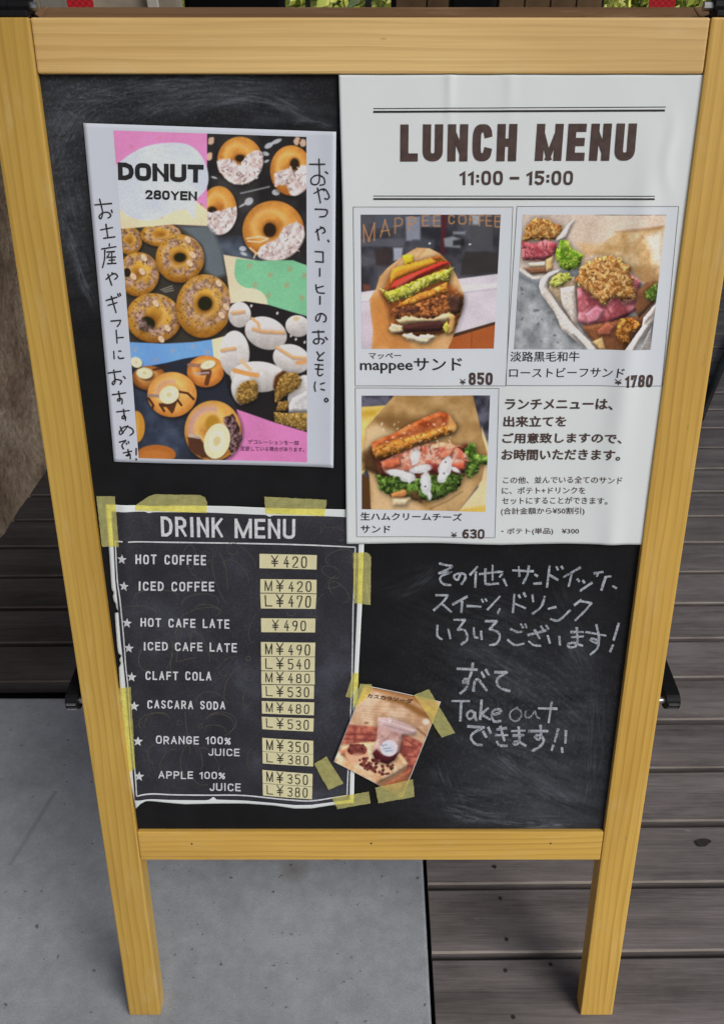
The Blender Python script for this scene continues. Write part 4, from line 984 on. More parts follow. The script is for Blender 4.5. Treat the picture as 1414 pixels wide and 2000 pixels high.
draw_strokes(dr, 'price_lettering', pen_text('280YEN', [(285.6, 370.5), (386.8, 374), (386.5, 391.5), (285.6, 389)], .24, .09), M['ink_black'], dposter, .0004)
HW = [(z2, s) for s in (
 [(1085, 458), (1240, 458)], [(1180, 405), (1185, 600), (1160, 655), (1110, 650), (1105, 600), (1160, 565), (1225, 590), (1235, 650), (1190, 665)], [(1240, 530), (1268, 550)],
 [(1130, 745), (1230, 700), (1280, 770), (1265, 800), (1235, 795)], [(1165, 690), (1195, 840)], [(1220, 700), (1230, 720)], [(1140, 900), (1250, 905), (1260, 940), (1235, 970), (1185, 975)],
 [(1145, 1125), (1215, 1080), (1240, 1120), (1215, 1135)], [(1160, 1095), (1180, 1205)], [(1195, 1070), (1205, 1090)], [(1268, 1200), (1280, 1222)],
 [(1140, 1315), (1220, 1320)], [(1220, 1320), (1222, 1410)], [(1145, 1415), (1225, 1420)], [(1188, 1480), (1188, 1560)], [(1150, 1640), (1155, 1690), (1175, 1720), (1235, 1725)], [(1155, 1675), (1225, 1655)], [(1190, 1755), (1190, 1835)])]
HW += [(z4, s) for s in (
 [(1190, 220), (1165, 290), (1140, 280), (1150, 235), (1195, 215), (1240, 240), (1240, 290), (1215, 300)], [(1105, 405), (1225, 400)], [(1165, 385), (1170, 500), (1145, 525), (1115, 505), (1140, 475), (1205, 475), (1225, 500), (1200, 525)], [(1235, 455), (1260, 480)],
 [(1150, 605), (1180, 655)], [(1225, 610), (1170, 660), (1165, 690), (1215, 690)], [(1170, 730), (1160, 830), (1185, 850), (1210, 830)], [(1130, 735), (1215, 740)], [(1135, 780), (1215, 785)],
 [(1135, 910), (1125, 960), (1135, 1010)], [(1185, 935), (1230, 920)], [(1190, 985), (1230, 995)], [(1245, 1075), (1265, 1095), (1245, 1115), (1228, 1095), (1243, 1076)])]
HW += [(z1, s) for s in (
 [(195, 890), (370, 875)], [(245, 830), (275, 960), (260, 1030), (240, 1010), (270, 975), (330, 965), (360, 1000), (330, 1025)], [(365, 940), (375, 970)], [(255, 1145), (380, 1120)], [(310, 1085), (330, 1220)], [(285, 1230), (405, 1215)],
 [(345, 1285), (345, 1310)], [(265, 1340), (415, 1315)], [(300, 1350), (295, 1450), (275, 1530)], [(320, 1370), (400, 1365)], [(345, 1385), (320, 1430)], [(335, 1425), (410, 1420)], [(340, 1455), (400, 1450)], [(325, 1490), (415, 1485)], [(370, 1380), (372, 1490)],
 [(310, 1650), (390, 1590), (430, 1620), (400, 1650)], [(330, 1595), (370, 1710)], [(370, 1580), (385, 1600)])]
HW += [(z3, s) for s in (
 [(205, 85), (320, 50)], [(225, 135), (320, 105)], [(260, 40), (310, 210)], [(325, 15), (340, 45)], [(348, 8), (358, 35)], [(255, 295), (355, 285)], [(355, 285), (345, 320), (320, 350)], [(310, 385), (320, 520)], [(320, 465), (385, 460)],
 [(285, 600), (290, 680)], [(335, 600), (360, 600)], [(330, 655), (345, 675), (390, 670)], [(225, 825), (360, 805)], [(285, 790), (300, 900), (285, 940), (270, 925), (310, 890), (365, 905), (350, 940)], [(385, 855), (405, 880)],
 [(270, 1045), (410, 1025)], [(335, 1010), (350, 1100), (325, 1105), (335, 1085), (370, 1090), (370, 1140)], [(315, 1220), (445, 1205)], [(385, 1190), (395, 1280), (370, 1285), (380, 1260), (405, 1270), (405, 1310)],
 [(350, 1370), (380, 1440)], [(430, 1360), (360, 1450), (345, 1420), (400, 1370), (470, 1390), (485, 1430), (450, 1460)], [(340, 1530), (410, 1510)], [(410, 1510), (370, 1560), (385, 1600)], [(412, 1535), (420, 1552)], [(432, 1520), (442, 1540)],
 [(380, 1640), (470, 1620)], [(430, 1600), (440, 1660), (415, 1665), (450, 1650), (455, 1700)], [(515, 1590), (515, 1660)], [(515, 1695), (515, 1712)])]
for zs in ((z2, z4), (z1, z3)): draw_strokes(dr, 'handwriting', [ribbon(smooth_pl(z(s), 5), 2.7, .6, False, .12) for z, s in HW if z in zs], M['ink_black'], dposter, .0004)
font_text(dr, 'small_lettering', [('\u30c7\u30b3\u30ec\u30fc\u30b7\u30e7\u30f3\u3092\u4e00\u90e8', [(486, 857), (584.5, 859), (584.5, 868), (486, 866)], .15), ('\u5909\u66f4\u3057\u3066\u3044\u308b\u5834\u5408\u304c\u3042\u308a\u307e\u3059\u3002', [(471, 870), (595, 872), (595, 881), (471, 879)], .15)], M['ink_purple'], dposter, .0004)

# ================================================================== LUNCH POSTER
def lbend(x, y):
    b = .0012 + .0006 * np.sin(x / 60.0) ** 2
    b = b + .0050 * np.exp(-((x - 1285 + (y - 150) * .115) / 26.0) ** 2) * np.clip((y - 230) / 260, 0, 1) * np.clip((1070 - y) / 300, 0, 1)      # long bulge beside the right stile
    b = b + .0020 * np.exp(-((x - 878) / 9.0) ** 2) * np.clip((330 - y) / 190, 0, 1) + .0012 * np.exp(-((x - 995) / 12.0) ** 2) * np.clip((300 - y) / 160, 0, 1)
    b = b + .0030 * np.exp(-((x - 1190 - (1060 - y) * .1) / 20.0) ** 2) * np.clip((y - 940) / 110, 0, 1)                # crease at the lower right
    b = b + .0022 * np.exp(-((x - 1305 - 8 * np.sin(y / 30)) / 14.0) ** 2) * np.exp(-((y - 300) / 70) ** 2)
    b = b + .0007 * np.sin(x / 34.0 + y / 90.0) * np.clip((y - 380) / 500, 0, 1) + .0006 * np.sin(x / 47.0) * np.clip((y - 950) / 90, 0, 1)
    return .0024 * 0 + .0010 + (b - .0012) * .62
lr = Root(1010, 605, .0024, lbend)
PX, PY = coons([(662, 147), (669, 400), (674, 800), (677, 1059)], [(1371, 147), (1337, 400), (1286, 800), (1251, 1061)], [(662, 147), (1371, 147)], [(677, 1059), (860, 1058), (975, 1061), (1100, 1059), (1251, 1061)], 150, 190)
lposter = sheet(lr, 'lunch_poster', PX, PY, M['paper'])
tag(lposter, 'large white lunch menu poster with three sandwich photos filling the upper right of the chalkboard', 'poster')
def panel(q, t=1.0):
    PX, PY = quad_grid(q, 60, 60); return sheet(lr, 'photo_frame', PX, PY, M['panel_paper'], lposter, .00008)
for q in ([(690, 404), (1000, 404), (987, 752), (694, 752)], [(1008, 403), (1322, 403), (1289, 752), (986, 751)], [(694, 756), (973, 757), (965, 1047), (697, 1045)]):
    pn = panel(q)
    e = [ribbon([q[i], q[(i + 1) % 4]], 1.1) for i in range(4)]
    draw_strokes(lr, 'frame_line', e, M['ink_grey'], pn, .00022, 8)
draw_strokes(lr, 'rule_line', [ribbon([(729, 212.6), (1296.6, 209.6)], 1.5), ribbon([(729, 219), (1295, 216.3)], 4.0), ribbon([(729, 382.6), (1274.4, 383)], 1.5), ribbon([(729, 388.4), (1274.4, 388.6)], 3.4)], M['ink_black'], lposter, .0003, 8)
draw_strokes(lr, 'heading_word', pen_text('LUNCH', [(781.5, 243.5), (1009, 242.5), (1006, 315), (781, 315.8)], .222, .125), M['ink_brown'], lposter, .0003)
draw_strokes(lr, 'heading_word', pen_text('MENU', [(1047, 242.3), (1241, 241.5), (1235, 314), (1042, 314.5)], .222, .125), M['ink_brown'], lposter, .0003)
draw_strokes(lr, 'hours_lettering', pen_text('11:00 - 15:00', [(896, 333.5), (1117.5, 333.5), (1116, 361.5), (896, 361.5)], .19, .14, space=.34), M['ink_brown'], lposter, .0003)
# --- burger picture
PX, PY = quad_grid([(704.4, 418.8), (976.4, 418.8), (963, 679.5), (706.7, 680)], 300, 290); za = Z(680, 395, 4.419)
P = Paint(PX, PY, (58, 58, 64)); P.mottle(np.ones(PX.shape), (42, 42, 48), (86, 86, 94), 34, 3, .9)
for pts, c in ((za([(110, 310), (500, 310), (480, 380), (110, 380)]), (92, 92, 102)), (za([(230, 110), (480, 110), (480, 220), (230, 220)]), (84, 90, 104)), (za([(490, 120), (620, 120), (620, 330), (500, 330)]), (150, 156, 172)), (za([(390, 390), (470, 390), (460, 500), (390, 500)]), (176, 182, 198)), (za([(620, 110), (800, 110), (800, 210), (620, 210)]), (112, 118, 134)), (za([(550, 320), (740, 320), (740, 400), (560, 400)]), (70, 74, 82)),
               (za([(230, 400), (370, 400), (360, 540), (240, 540)]), (58, 48, 46)), (za([(800, 108), (850, 108), (830, 450), (790, 440)]), (82, 34, 42)), (za([(820, 310), (900, 290), (980, 320), (960, 390), (830, 380)]), (150, 156, 164)), (za([(900, 330), (990, 310), (1000, 370), (900, 370)]), (30, 30, 32)), (za([(1040, 200), (1240, 200), (1240, 420), (1060, 420)]), (76, 78, 82)), (za([(900, 250), (1010, 250), (1000, 275), (900, 275)]), (140, 146, 156)), (za([(1060, 110), (1130, 110), (1120, 190), (1070, 190)]), (170, 180, 190)), (za([(1000, 420), (1290, 430), (1290, 600), (960, 630)]), (54, 50, 48))):
    P.poly(pts, c, .85, 2.2)
x, y = za([(700, 352)])[0]; P.ell(x, y, 2, 2, (230, 232, 240)); x, y = za([(1045, 360)])[0]; P.ell(x, y, 2.4, 1.6, (230, 232, 240)); P.poly(za([(130, 700), (190, 710), (190, 760), (130, 760)]), (110, 66, 54), 1, 1.5)
# lettering on the shop window
arc = lambda ch, a, b, h: pen_text(ch, [za([(a[0], a[1])])[0], za([(b[0], b[1])])[0], za([(b[0] - h * .0, b[1] + h)])[0], za([(a[0], a[1] + h)])[0]], .13, .2)
for ch, a, b, h in (('M', (125, 195), (235, 175), 150), ('A', (270, 155), (365, 140), 145), ('P', (395, 130), (475, 122), 135), ('P', (515, 118), (585, 114), 125), ('E', (635, 108), (690, 106), 100), ('E', (730, 106), (790, 105), 105), ('C', (860, 108), (915, 105), 80), ('O', (945, 105), (1015, 105), 85), ('F', (1040, 105), (1090, 105), 85), ('F', (1120, 108), (1165, 108), 92), ('E', (1180, 108), (1230, 110), 98), ('E', (1255, 110), (1302, 114), 105)):
    for r_ in arc(ch, a, b, h): P.line(list((r_[0] + r_[1]) / 2), 2.6, (186, 136, 92), .9, .8)
P.poly(za([(100, 772), (500, 715), (960, 655), (1300, 612), (1300, 1060), (1240, 1040), (880, 1140), (860, 1280), (100, 1280)]), (214, 206, 216), 1, 1); P.poly(za([(100, 800), (960, 720), (1290, 690), (1290, 730), (960, 770), (100, 850)]), (232, 228, 236), .9, 2); P.poly(za([(100, 850), (960, 770), (1290, 735), (1290, 745), (960, 785), (100, 862)]), (180, 172, 186), .6, 2); P.poly(za([(100, 940), (220, 930), (220, 1270), (100, 1270)]), (196, 180, 192), .6, 4)
P.poly(za([(870, 1150), (1265, 1035), (1262, 1270), (840, 1270)]), (172, 92, 46)); P.poly(za([(880, 1135), (1265, 1025), (1265, 1050), (900, 1160)]), (74, 48, 34)); P.line(za([(1060, 1100), (1060, 1260)]), 1.4, (120, 60, 30), .8)
P.puff = 1.0
bag = za([(590, 388), (700, 395), (790, 440), (870, 520), (940, 650), (995, 790), (985, 920), (935, 1060), (890, 1180), (850, 1270), (200, 1270), (215, 1100), (192, 930), (186, 830), (240, 740), (270, 640), (340, 560), (470, 460)])
m = P.poly_mask(bag, 1.0); P.mottle(m, (206, 158, 102), (230, 188, 138), 30, 6); P.put(m * P.poly_mask(za([(186, 800), (400, 760), (420, 1000), (380, 1270), (200, 1270)]), 12), (204, 134, 66), .85); P.put(m * P.poly_mask(za([(480, 440), (700, 400), (860, 540), (940, 700), (860, 640), (700, 480), (500, 470)]), 8), (236, 200, 152), .7); P.put(m * P.poly_mask(za([(380, 1060), (520, 1140), (560, 1270), (360, 1270)]), 8), (186, 116, 54), .7); P.put(m * P.poly_mask(za([(270, 760), (340, 740), (380, 860), (350, 890)]), 5), (190, 92, 48), .7); P.put(m * P.poly_mask(za([(320, 870), (400, 900), (420, 1060), (350, 1000)]), 6), (130, 66, 34), .6)
for a, b in (((470, 470), (330, 640)), ((660, 400), (600, 470)), ((940, 720), (900, 900)), ((240, 900), (330, 990)), ((600, 1170), (640, 1260)), ((250, 1040), (340, 1200))): P.line(za([a, b]), 3, (184, 128, 76), .5, 2)
za = (lambda z0: lambda p: z0([(630 + (a - 630) * 1.14, 800 + (b - 800) * 1.12) for a, b in p]))(za)
P.poly(za([(400, 640), (520, 560), (760, 500), (850, 560), (835, 700), (945, 800), (920, 950), (870, 1075), (700, 1110), (500, 1110), (385, 1070), (420, 900), (320, 790)]), (160, 92, 46), 1, 1.5, 2, 8)
P.poly(za([(490, 490), (560, 485), (575, 550), (505, 570)]), (236, 204, 50), 1, 1.2); P.poly(za([(398, 640), (410, 590), (520, 560), (700, 510), (770, 492), (825, 540), (600, 620), (430, 690), (395, 740)]), (226, 148, 50), 1, 1.2, 1, 5); P.poly(za([(700, 510), (770, 492), (790, 520), (740, 530)]), (136, 70, 34), .8, 1.5)
P.poly(za([(385, 750), (420, 690), (600, 612), (780, 535), (860, 548), (720, 612), (560, 690), (450, 760)]), (196, 58, 46), 1, 1, 1, 5); P.poly(za([(420, 720), (560, 640), (640, 610), (560, 670), (450, 740)]), (222, 100, 84), .7, 2); P.poly(za([(440, 770), (600, 680), (800, 595), (820, 605), (640, 690), (480, 790)]), (236, 160, 60), 1, 1, 1, 5)
m = P.poly_mask(za([(305, 738), (380, 772), (540, 700), (760, 615), (870, 585), (830, 690), (760, 690), (640, 745), (560, 800), (470, 830), (395, 858), (355, 800)]), 1, 3, 6); P.mottle(m, (170, 170, 50), (232, 230, 120), 7, 4, 1, 3)
m = P.poly_mask(za([(500, 840), (600, 790), (700, 755), (820, 695), (830, 765), (700, 830), (540, 895), (430, 890)]), 1, 1.5, 6); P.mottle(m, (206, 116, 40), (240, 170, 80), 9, 5)
m = P.poly_mask(za([(400, 900), (540, 880), (780, 795), (900, 775), (945, 820), (915, 940), (860, 930), (800, 975), (500, 1000), (420, 980)]), 1.2, 3.5, 7); P.mottle(m, (76, 42, 30), (206, 128, 66), 6, 9, 1, 3.2)
P.poly(za([(830, 790), (930, 800), (920, 930), (860, 945), (830, 880)]), (66, 46, 40), .8, 2, 2, 6); P.poly(za([(440, 890), (620, 880), (600, 920), (480, 940)]), (74, 44, 40), .7, 2, 2, 6)
P.poly(za([(420, 990), (520, 960), (700, 975), (830, 930), (880, 960), (820, 1000), (640, 1005), (500, 1020)]), (228, 204, 160), .9, 1.2, 3, 6)
P.poly(za([(480, 1030), (640, 1005), (770, 990), (810, 1020), (770, 1075), (500, 1082)]), (74, 42, 38), 1, 1, 1.2, 6); P.poly(za([(385, 1050), (410, 1015), (485, 1030), (490, 1085), (400, 1085)]), (226, 206, 168), 1, 1, 1.5, 5); P.poly(za([(790, 1040), (820, 1000), (850, 1040), (820, 1100)]), (200, 192, 80), 1, 1, 1.5, 5); P.poly(za([(840, 930), (890, 960), (880, 1080), (830, 1100)]), (214, 170, 104), .8, 2, 2, 6)
P.poly(za([(480, 1100), (560, 1085), (600, 1110), (680, 1090), (740, 1110), (680, 1170), (590, 1160), (520, 1140)]), (236, 220, 186), 1, 1, 4, 6)
P.puff = 0; P.soften(.35); P.grade(.045, 2.4, 21); P.grade(.06, 40, 22)
sheet(lr, 'printed_photo', PX, PY, M['print'], lposter, .0002, P.albedo())
# --- roast beef picture
PX, PY = quad_grid([(1019.3, 419), (1298, 419), (1267, 681.5), (1002, 680.5)], 300, 290); zb = Z(990, 395, 4.159)
P = Paint(PX, PY, (152, 157, 160)); P.mottle(np.ones(PX.shape), (118, 124, 128), (182, 186, 190), 26, 3, .9)
P.scatter(lambda x, y: True, (1000, 530, 1100, 680), 26, 2.4, [(92, 98, 102), (110, 114, 118)], 4, 1.4, .6)
P.poly(zb([(120, 90), (560, 90), (600, 300), (420, 560), (260, 600), (90, 540)]), (206, 190, 178), 1, 2)
P.poly(zb([(520, 90), (1300, 90), (1230, 700), (1050, 640), (600, 520), (480, 330)]), (222, 202, 184), 1, 2); m = P.poly_mask(zb([(640, 420), (760, 340), (880, 240), (1130, 210), (1260, 190), (1230, 660), (1080, 640), (960, 520), (800, 430)]), 3); P.mottle(m, (186, 146, 92), (232, 206, 164), 22, 6); P.poly(zb([(860, 240), (1000, 215), (1240, 195), (1230, 215), (1000, 240)]), (150, 108, 74), .6, 3); P.poly(zb([(1100, 270), (1250, 230), (1240, 520), (1180, 470)]), (226, 226, 222), .8, 7); P.poly(zb([(1020, 500), (1210, 520), (1210, 640), (1060, 630)]), (164, 124, 80), .7, 6); P.poly(zb([(640, 150), (720, 130), (680, 380), (600, 380)]), (206, 186, 166), .6, 8); P.poly(zb([(560, 330), (760, 340), (620, 460)]), (224, 182, 128), .8, 6)
P.puff = 1.0
m = P.poly_mask(zb([(140, 190), (230, 130), (320, 140), (440, 190), (430, 260), (380, 300), (250, 300), (120, 330)]), 2, 4, 7); P.mottle(m, (150, 92, 40), (226, 178, 106), 5, 5, 1, 3)
m = P.poly_mask(zb([(110, 320), (220, 330), (300, 300), (390, 330), (390, 420), (300, 470), (120, 470)]), 2, 2, 7); P.mottle(m, (160, 66, 76), (218, 128, 132), 12, 5)
P.poly(zb([(170, 490), (300, 480), (310, 520), (180, 525)]), (234, 216, 186), 1, 1.5); P.poly(zb([(130, 530), (300, 520), (320, 570), (190, 580)]), (128, 84, 58), .9, 2); P.poly(zb([(310, 460), (370, 430), (360, 540), (310, 560)]), (216, 178, 120), 1, 2); P.poly(zb([(395, 290), (500, 160), (540, 140), (470, 290), (400, 320)]), (236, 224, 216), 1, 2)
P.line(zb([(95, 540), (200, 610), (330, 600)]), 6, (226, 216, 208)); P.poly(zb([(100, 580), (240, 650), (260, 700), (100, 610)]), (92, 98, 108), .6, 4)
P.poly(zb([(250, 680), (265, 620), (320, 570), (410, 540), (420, 570), (340, 620), (320, 690), (420, 850), (560, 1020), (740, 1200), (640, 1200), (440, 1030), (370, 880), (270, 740)]), (234, 224, 214)); P.poly(zb([(330, 700), (350, 610), (540, 600), (560, 700), (560, 980), (430, 820)]), (206, 180, 146), 1, 2); P.poly(zb([(420, 690), (540, 675), (570, 1000), (700, 1170), (520, 960), (440, 830)]), (224, 212, 202), 1, 1.5); P.line(zb([(320, 690), (430, 850), (560, 1020)]), 3, (150, 120, 96), .5, 2); P.line(zb([(530, 1070), (640, 1190)]), 4, (96, 100, 108), .7, 1.5)
m = P.poly_mask(zb([(390, 380), (430, 310), (490, 310), (530, 380), (610, 430), (580, 520), (500, 560), (430, 530), (390, 450)]), 1.2, 4, 7); P.mottle(m, (84, 126, 24), (190, 210, 90), 8, 5, 1, 3); m = P.poly_mask(zb([(340, 640), (400, 570), (500, 570), (520, 610), (440, 680), (350, 680)]), 1.2, 3, 7); P.mottle(m, (170, 176, 70), (214, 216, 120), 8, 6)
m = P.poly_mask(zb([(560, 700), (700, 560), (960, 540), (1060, 640), (1040, 860), (940, 930), (800, 990), (650, 1010), (570, 970)]), 2, 2, 8); P.mottle(m, (150, 72, 80), (216, 136, 144), 15, 9, 1, 2.6)
P.poly(zb([(620, 900), (720, 830), (780, 870), (740, 960), (650, 990)]), (222, 144, 162), .8, 3); P.poly(zb([(900, 720), (1030, 700), (1020, 800), (940, 830)]), (222, 146, 150), .8, 3); P.line(zb([(790, 830), (830, 920), (880, 990)]), 3, (116, 56, 56), .6, 2); P.line(zb([(650, 740), (660, 830), (600, 880)]), 3, (120, 50, 56), .6, 2)
P.poly(zb([(590, 1000), (800, 970), (1100, 900), (1190, 790), (1080, 1000), (940, 1200), (740, 1200)]), (132, 84, 54), 1, 2, 2, 8); P.poly(zb([(1040, 700), (1120, 640), (1210, 640), (1190, 800), (1050, 940), (1020, 880)]), (110, 72, 46), 1, 2, 2, 8)
P.poly(zb([(720, 1030), (800, 970), (860, 1000), (830, 1070), (730, 1080)]), (168, 96, 74), .9, 2, 2, 6); m = P.poly_mask(zb([(870, 1060), (900, 940), (980, 920), (1070, 980), (1060, 1030), (980, 1050), (980, 1140), (920, 1150)]), 1.5, 3, 7); P.mottle(m, (140, 78, 24), (220, 156, 80), 6, 5, 1, 3); P.poly(zb([(680, 1130), (760, 1090), (790, 1190), (740, 1190)]), (218, 186, 130), .9, 2)
m = P.poly_mask(zb([(530, 620), (620, 490), (760, 425), (900, 450), (985, 530), (1000, 640), (1030, 780), (940, 800), (850, 770), (780, 840), (690, 770), (590, 690)]), 1.5, 6, 8); P.mottle(m, (156, 98, 44), (234, 188, 120), 5, 15, 1, 3)
P.scatter(lambda x, y: P.ell_d(0, 0, 1, 1) is not None and ((x - 1180) / 42) ** 2 + ((y - 538) / 36) ** 2 < 1, (1120, 500, 1235, 590), 90, 1.6, [(244, 208, 150), (196, 136, 70), (130, 78, 34), (226, 170, 100)], 8, 2.2, .85)
m = P.poly_mask(zb([(1100, 720), (1150, 680), (1210, 650), (1200, 790), (1120, 780)]), 1.5, 3, 6); P.mottle(m, (58, 84, 24), (126, 150, 64), 6, 5)
P.poly(zb([(1195, 820), (1175, 960), (1010, 1200), (930, 1200), (1080, 1000), (1090, 930)]), (236, 228, 222), 1, 1.2); P.poly(zb([(1100, 930), (1190, 840), (1180, 900), (1090, 990)]), (214, 196, 186), .8, 3); P.poly(zb([(1060, 1190), (1160, 1000), (1160, 1200)]), (148, 144, 142), 1, 1.5)
P.grade(.09, 3, 31); P.grade(.07, 40, 32)
sheet(lr, 'printed_photo', PX, PY, M['print'], lposter, .0002, P.albedo())
# --- ham picture
PX, PY = quad_grid([(706.2, 771), (956, 770.5), (946.8, 997), (706.8, 991.5)], 280, 260); zc = Z(670, 760, 4.561)
P = Paint(PX, PY, (66, 66, 78)); P.mottle(np.ones(PX.shape), (44, 44, 54), (104, 104, 120), 16, 3, .9); 
m = P.poly_mask(zc([(150, 150), (400, 135), (300, 300), (210, 700), (150, 780)]), 1.5); P.mottle(m, (222, 190, 96), (236, 212, 130), 22, 4); P.poly(zc([(150, 190), (330, 170), (280, 230), (150, 240)]), (196, 158, 50), .8, 4)
P.poly(zc([(1230, 330), (1300, 520), (1300, 1100), (1000, 1100), (1200, 860)]), (228, 206, 158), 1, 2); P.poly(zc([(1040, 1060), (1270, 1020), (1265, 1100), (1000, 1100)]), (218, 186, 90), 1, 3)
P.poly(zc([(150, 740), (240, 780), (270, 1100), (150, 1100)]), (86, 58, 32), 1, 2)
m = P.poly_mask(zc([(460, 40), (1150, 40), (1200, 250), (1240, 430), (1280, 560), (1230, 800), (1130, 930), (1010, 1090), (250, 1090), (235, 760), (170, 620), (200, 340), (330, 190)]), 1.2); P.mottle(m, (160, 124, 74), (196, 160, 110), 26, 5); P.put(m * P.poly_mask(zc([(200, 340), (290, 300), (520, 370), (270, 470), (240, 620), (180, 600)]), 6), (220, 192, 148), .9); P.put(m * P.poly_mask(zc([(290, 250), (400, 210), (760, 250), (560, 370), (400, 350)]), 8), (122, 88, 48), .8); P.put(m * P.poly_mask(zc([(240, 740), (420, 900), (600, 960), (760, 1090), (250, 1090)]), 8), (222, 190, 144), .85); P.put(m * P.poly_mask(zc([(760, 1020), (1200, 700), (1160, 880), (1010, 1040)]), 10), (206, 172, 122), .7); P.line(zc([(780, 1050), (920, 990), (1060, 900)]), 2, (110, 80, 40), .6, 1.5)
P.puff = 1.0
P.poly(zc([(170, 560), (250, 500), (340, 640), (340, 760), (250, 720), (180, 700)]), (74, 48, 26), .9, 4)
P.poly(zc([(280, 600), (560, 540), (1100, 480), (1110, 720), (900, 800), (620, 820), (320, 760)]), (96, 50, 34), 1, 3, 2, 8)
m = P.poly_mask(zc([(290, 760), (420, 760), (640, 780), (900, 740), (1070, 760), (1010, 880), (900, 950), (770, 990), (640, 960), (430, 940), (330, 880)]), 1.2, 5, 7); P.mottle(m, (36, 50, 18), (112, 150, 62), 7, 5, 1, 3.2)
P.poly(zc([(420, 920), (540, 885), (580, 920), (520, 960), (440, 960)]), (204, 136, 80), 1, 2, 2, 7); P.poly(zc([(440, 960), (600, 960), (560, 1030), (440, 1030)]), (232, 206, 166), 1, 4); P.poly(zc([(580, 900), (660, 900), (700, 1000), (620, 960)]), (96, 62, 40), .9, 2, 2, 6)
m = P.poly_mask(zc([(1080, 520), (1130, 470), (1180, 480), (1170, 560), (1280, 590), (1280, 660), (1210, 650), (1190, 740), (1100, 780), (1070, 700)]), 1.2, 4, 7); P.mottle(m, (52, 84, 22), (142, 178, 80), 7, 7, 1, 3)
m = P.poly_mask(zc([(330, 640), (470, 570), (640, 505), (780, 470), (960, 470), (1080, 560), (1110, 620), (1080, 710), (960, 680), (860, 700), (720, 690), (560, 740), (380, 740)]), 1.2, 4, 8); P.mottle(m, (196, 104, 80), (236, 186, 164), 12, 12, 1, 3)
P.poly(zc([(330, 680), (370, 620), (500, 600), (520, 660), (430, 710)]), (204, 102, 66), .8, 3, 2, 7); P.poly(zc([(850, 560), (980, 520), (960, 600), (880, 620)]), (206, 120, 90), .8, 2, 2, 7); P.poly(zc([(960, 650), (1090, 640), (1080, 710), (1010, 710)]), (204, 84, 58), .8, 2, 2, 7); P.poly(zc([(740, 640), (850, 660), (840, 740), (760, 710)]), (120, 44, 38), .9, 2, 2, 6); P.poly(zc([(700, 490), (900, 460), (1060, 500), (880, 510)]), (226, 178, 130), .7, 2, 2, 7)
for (a, b, rx, ry, rot) in ((500, 740, 26, 7, .15), (580, 775, 16, 9, 0), (690, 700, 20, 8, -.2), (735, 830, 11, 24, -.1), (640, 590, 9, 16, .2), (905, 690, 12, 23, .35), (880, 770, 9, 12, .3), (1000, 710, 10, 4, .5), (770, 940, 4, 8, 0), (590, 800, 3, 8, 0)):
    x, y = zc([(a, b)])[0]; P.ell(x, y, rx, ry, (212, 214, 218), rot, .92, 1.2, .22, 7); P.ell(x - 2, y - 2, rx * .5, ry * .5, (236, 238, 242), rot, .7, 2)
for (a, b) in ((895, 740), (730, 855), (690, 530), (910, 640)): x, y = zc([(a, b)])[0]; P.ell(x, y, 2, 2, (70, 62, 72), 0, .7)
m = P.poly_mask(zc([(252, 470), (330, 430), (450, 385), (560, 320), (700, 250), (850, 190), (940, 205), (1010, 320), (1000, 370), (900, 400), (700, 470), (500, 555), (350, 600), (290, 610), (262, 540)]), 1, 1, 8); P.mottle(m, (146, 66, 30), (196, 112, 66), 14, 12)
m2 = m * P.poly_mask(zc([(258, 520), (440, 450), (700, 380), (1000, 290), (1020, 390), (700, 490), (290, 640)]), 4); P.mottle(m2, (190, 116, 40), (226, 160, 84), 9, 13); P.put(m * P.poly_mask(zc([(940, 200), (1020, 340), (980, 380), (930, 300)]), 3), (224, 178, 110), .7)
P.scatter(lambda x, y: True, (745, 818, 880, 872), 26, 1.5, [(240, 220, 196), (226, 190, 150)], 14, 1.6, .7)
P.puff = 0; P.soften(.35); P.grade(.045, 2.4, 41); P.grade(.07, 40, 42)
sheet(lr, 'printed_photo', PX, PY, M['print'], lposter, .0002, P.albedo())
# --- captions and prices
for ln_ in ([
 ('\u30de\u30c3\u30da\u30fc', [(720.7, 688), (783, 688), (783, 699.5), (720.7, 699.5)], .2), ('mappee\u30b5\u30f3\u30c9', [(703.5, 698.5), (901, 697.5), (901, 727), (704, 727.5)], .55),
 ('\u6de1\u8def\u9ed2\u6bdb\u548c\u725b', [(995.5, 685), (1130, 685), (1129, 704.5), (995, 704.5)], .25), ('\u30ed\u30fc\u30b9\u30c8\u30d3\u30fc\u30d5\u30b5\u30f3\u30c9', [(993.5, 717), (1216, 716), (1213, 735), (993, 735)], .2),
 ('\u751f\u30cf\u30e0\u30af\u30ea\u30fc\u30e0\u30c1\u30fc\u30ba', [(704.6, 997.5), (901, 1000), (901, 1014.5), (704.6, 1012.5)], .4), ('\u30b5\u30f3\u30c9', [(705, 1023), (762, 1024), (762, 1038), (705, 1037)], .4)]): font_text(lr, 'caption_lettering', [ln_], M['ink_black'], lposter, .0003)
for ln_ in ([
 ('\u30e9\u30f3\u30c1\u30e1\u30cb\u30e5\u30fc\u306f\u3001', [(985.8, 777.5), (1194, 777.5), (1192, 797.5), (985, 797.5)], .95), ('\u51fa\u6765\u7acb\u3066\u3092', [(982.5, 810.5), (1104, 810.5), (1103, 831), (982, 831)], .85),
 ('\u3054\u7528\u610f\u81f4\u3057\u307e\u3059\u306e\u3067\u3001', [(980.7, 843.5), (1211, 843.5), (1209, 863), (980, 863)], .85), ('\u304a\u6642\u9593\u3044\u305f\u3060\u304d\u307e\u3059\u3002', [(979, 875), (1208, 875), (1206, 896), (978.5, 896)], .85)]): font_text(lr, 'notice_lettering', [ln_], M['ink_brown'], lposter, .0003)
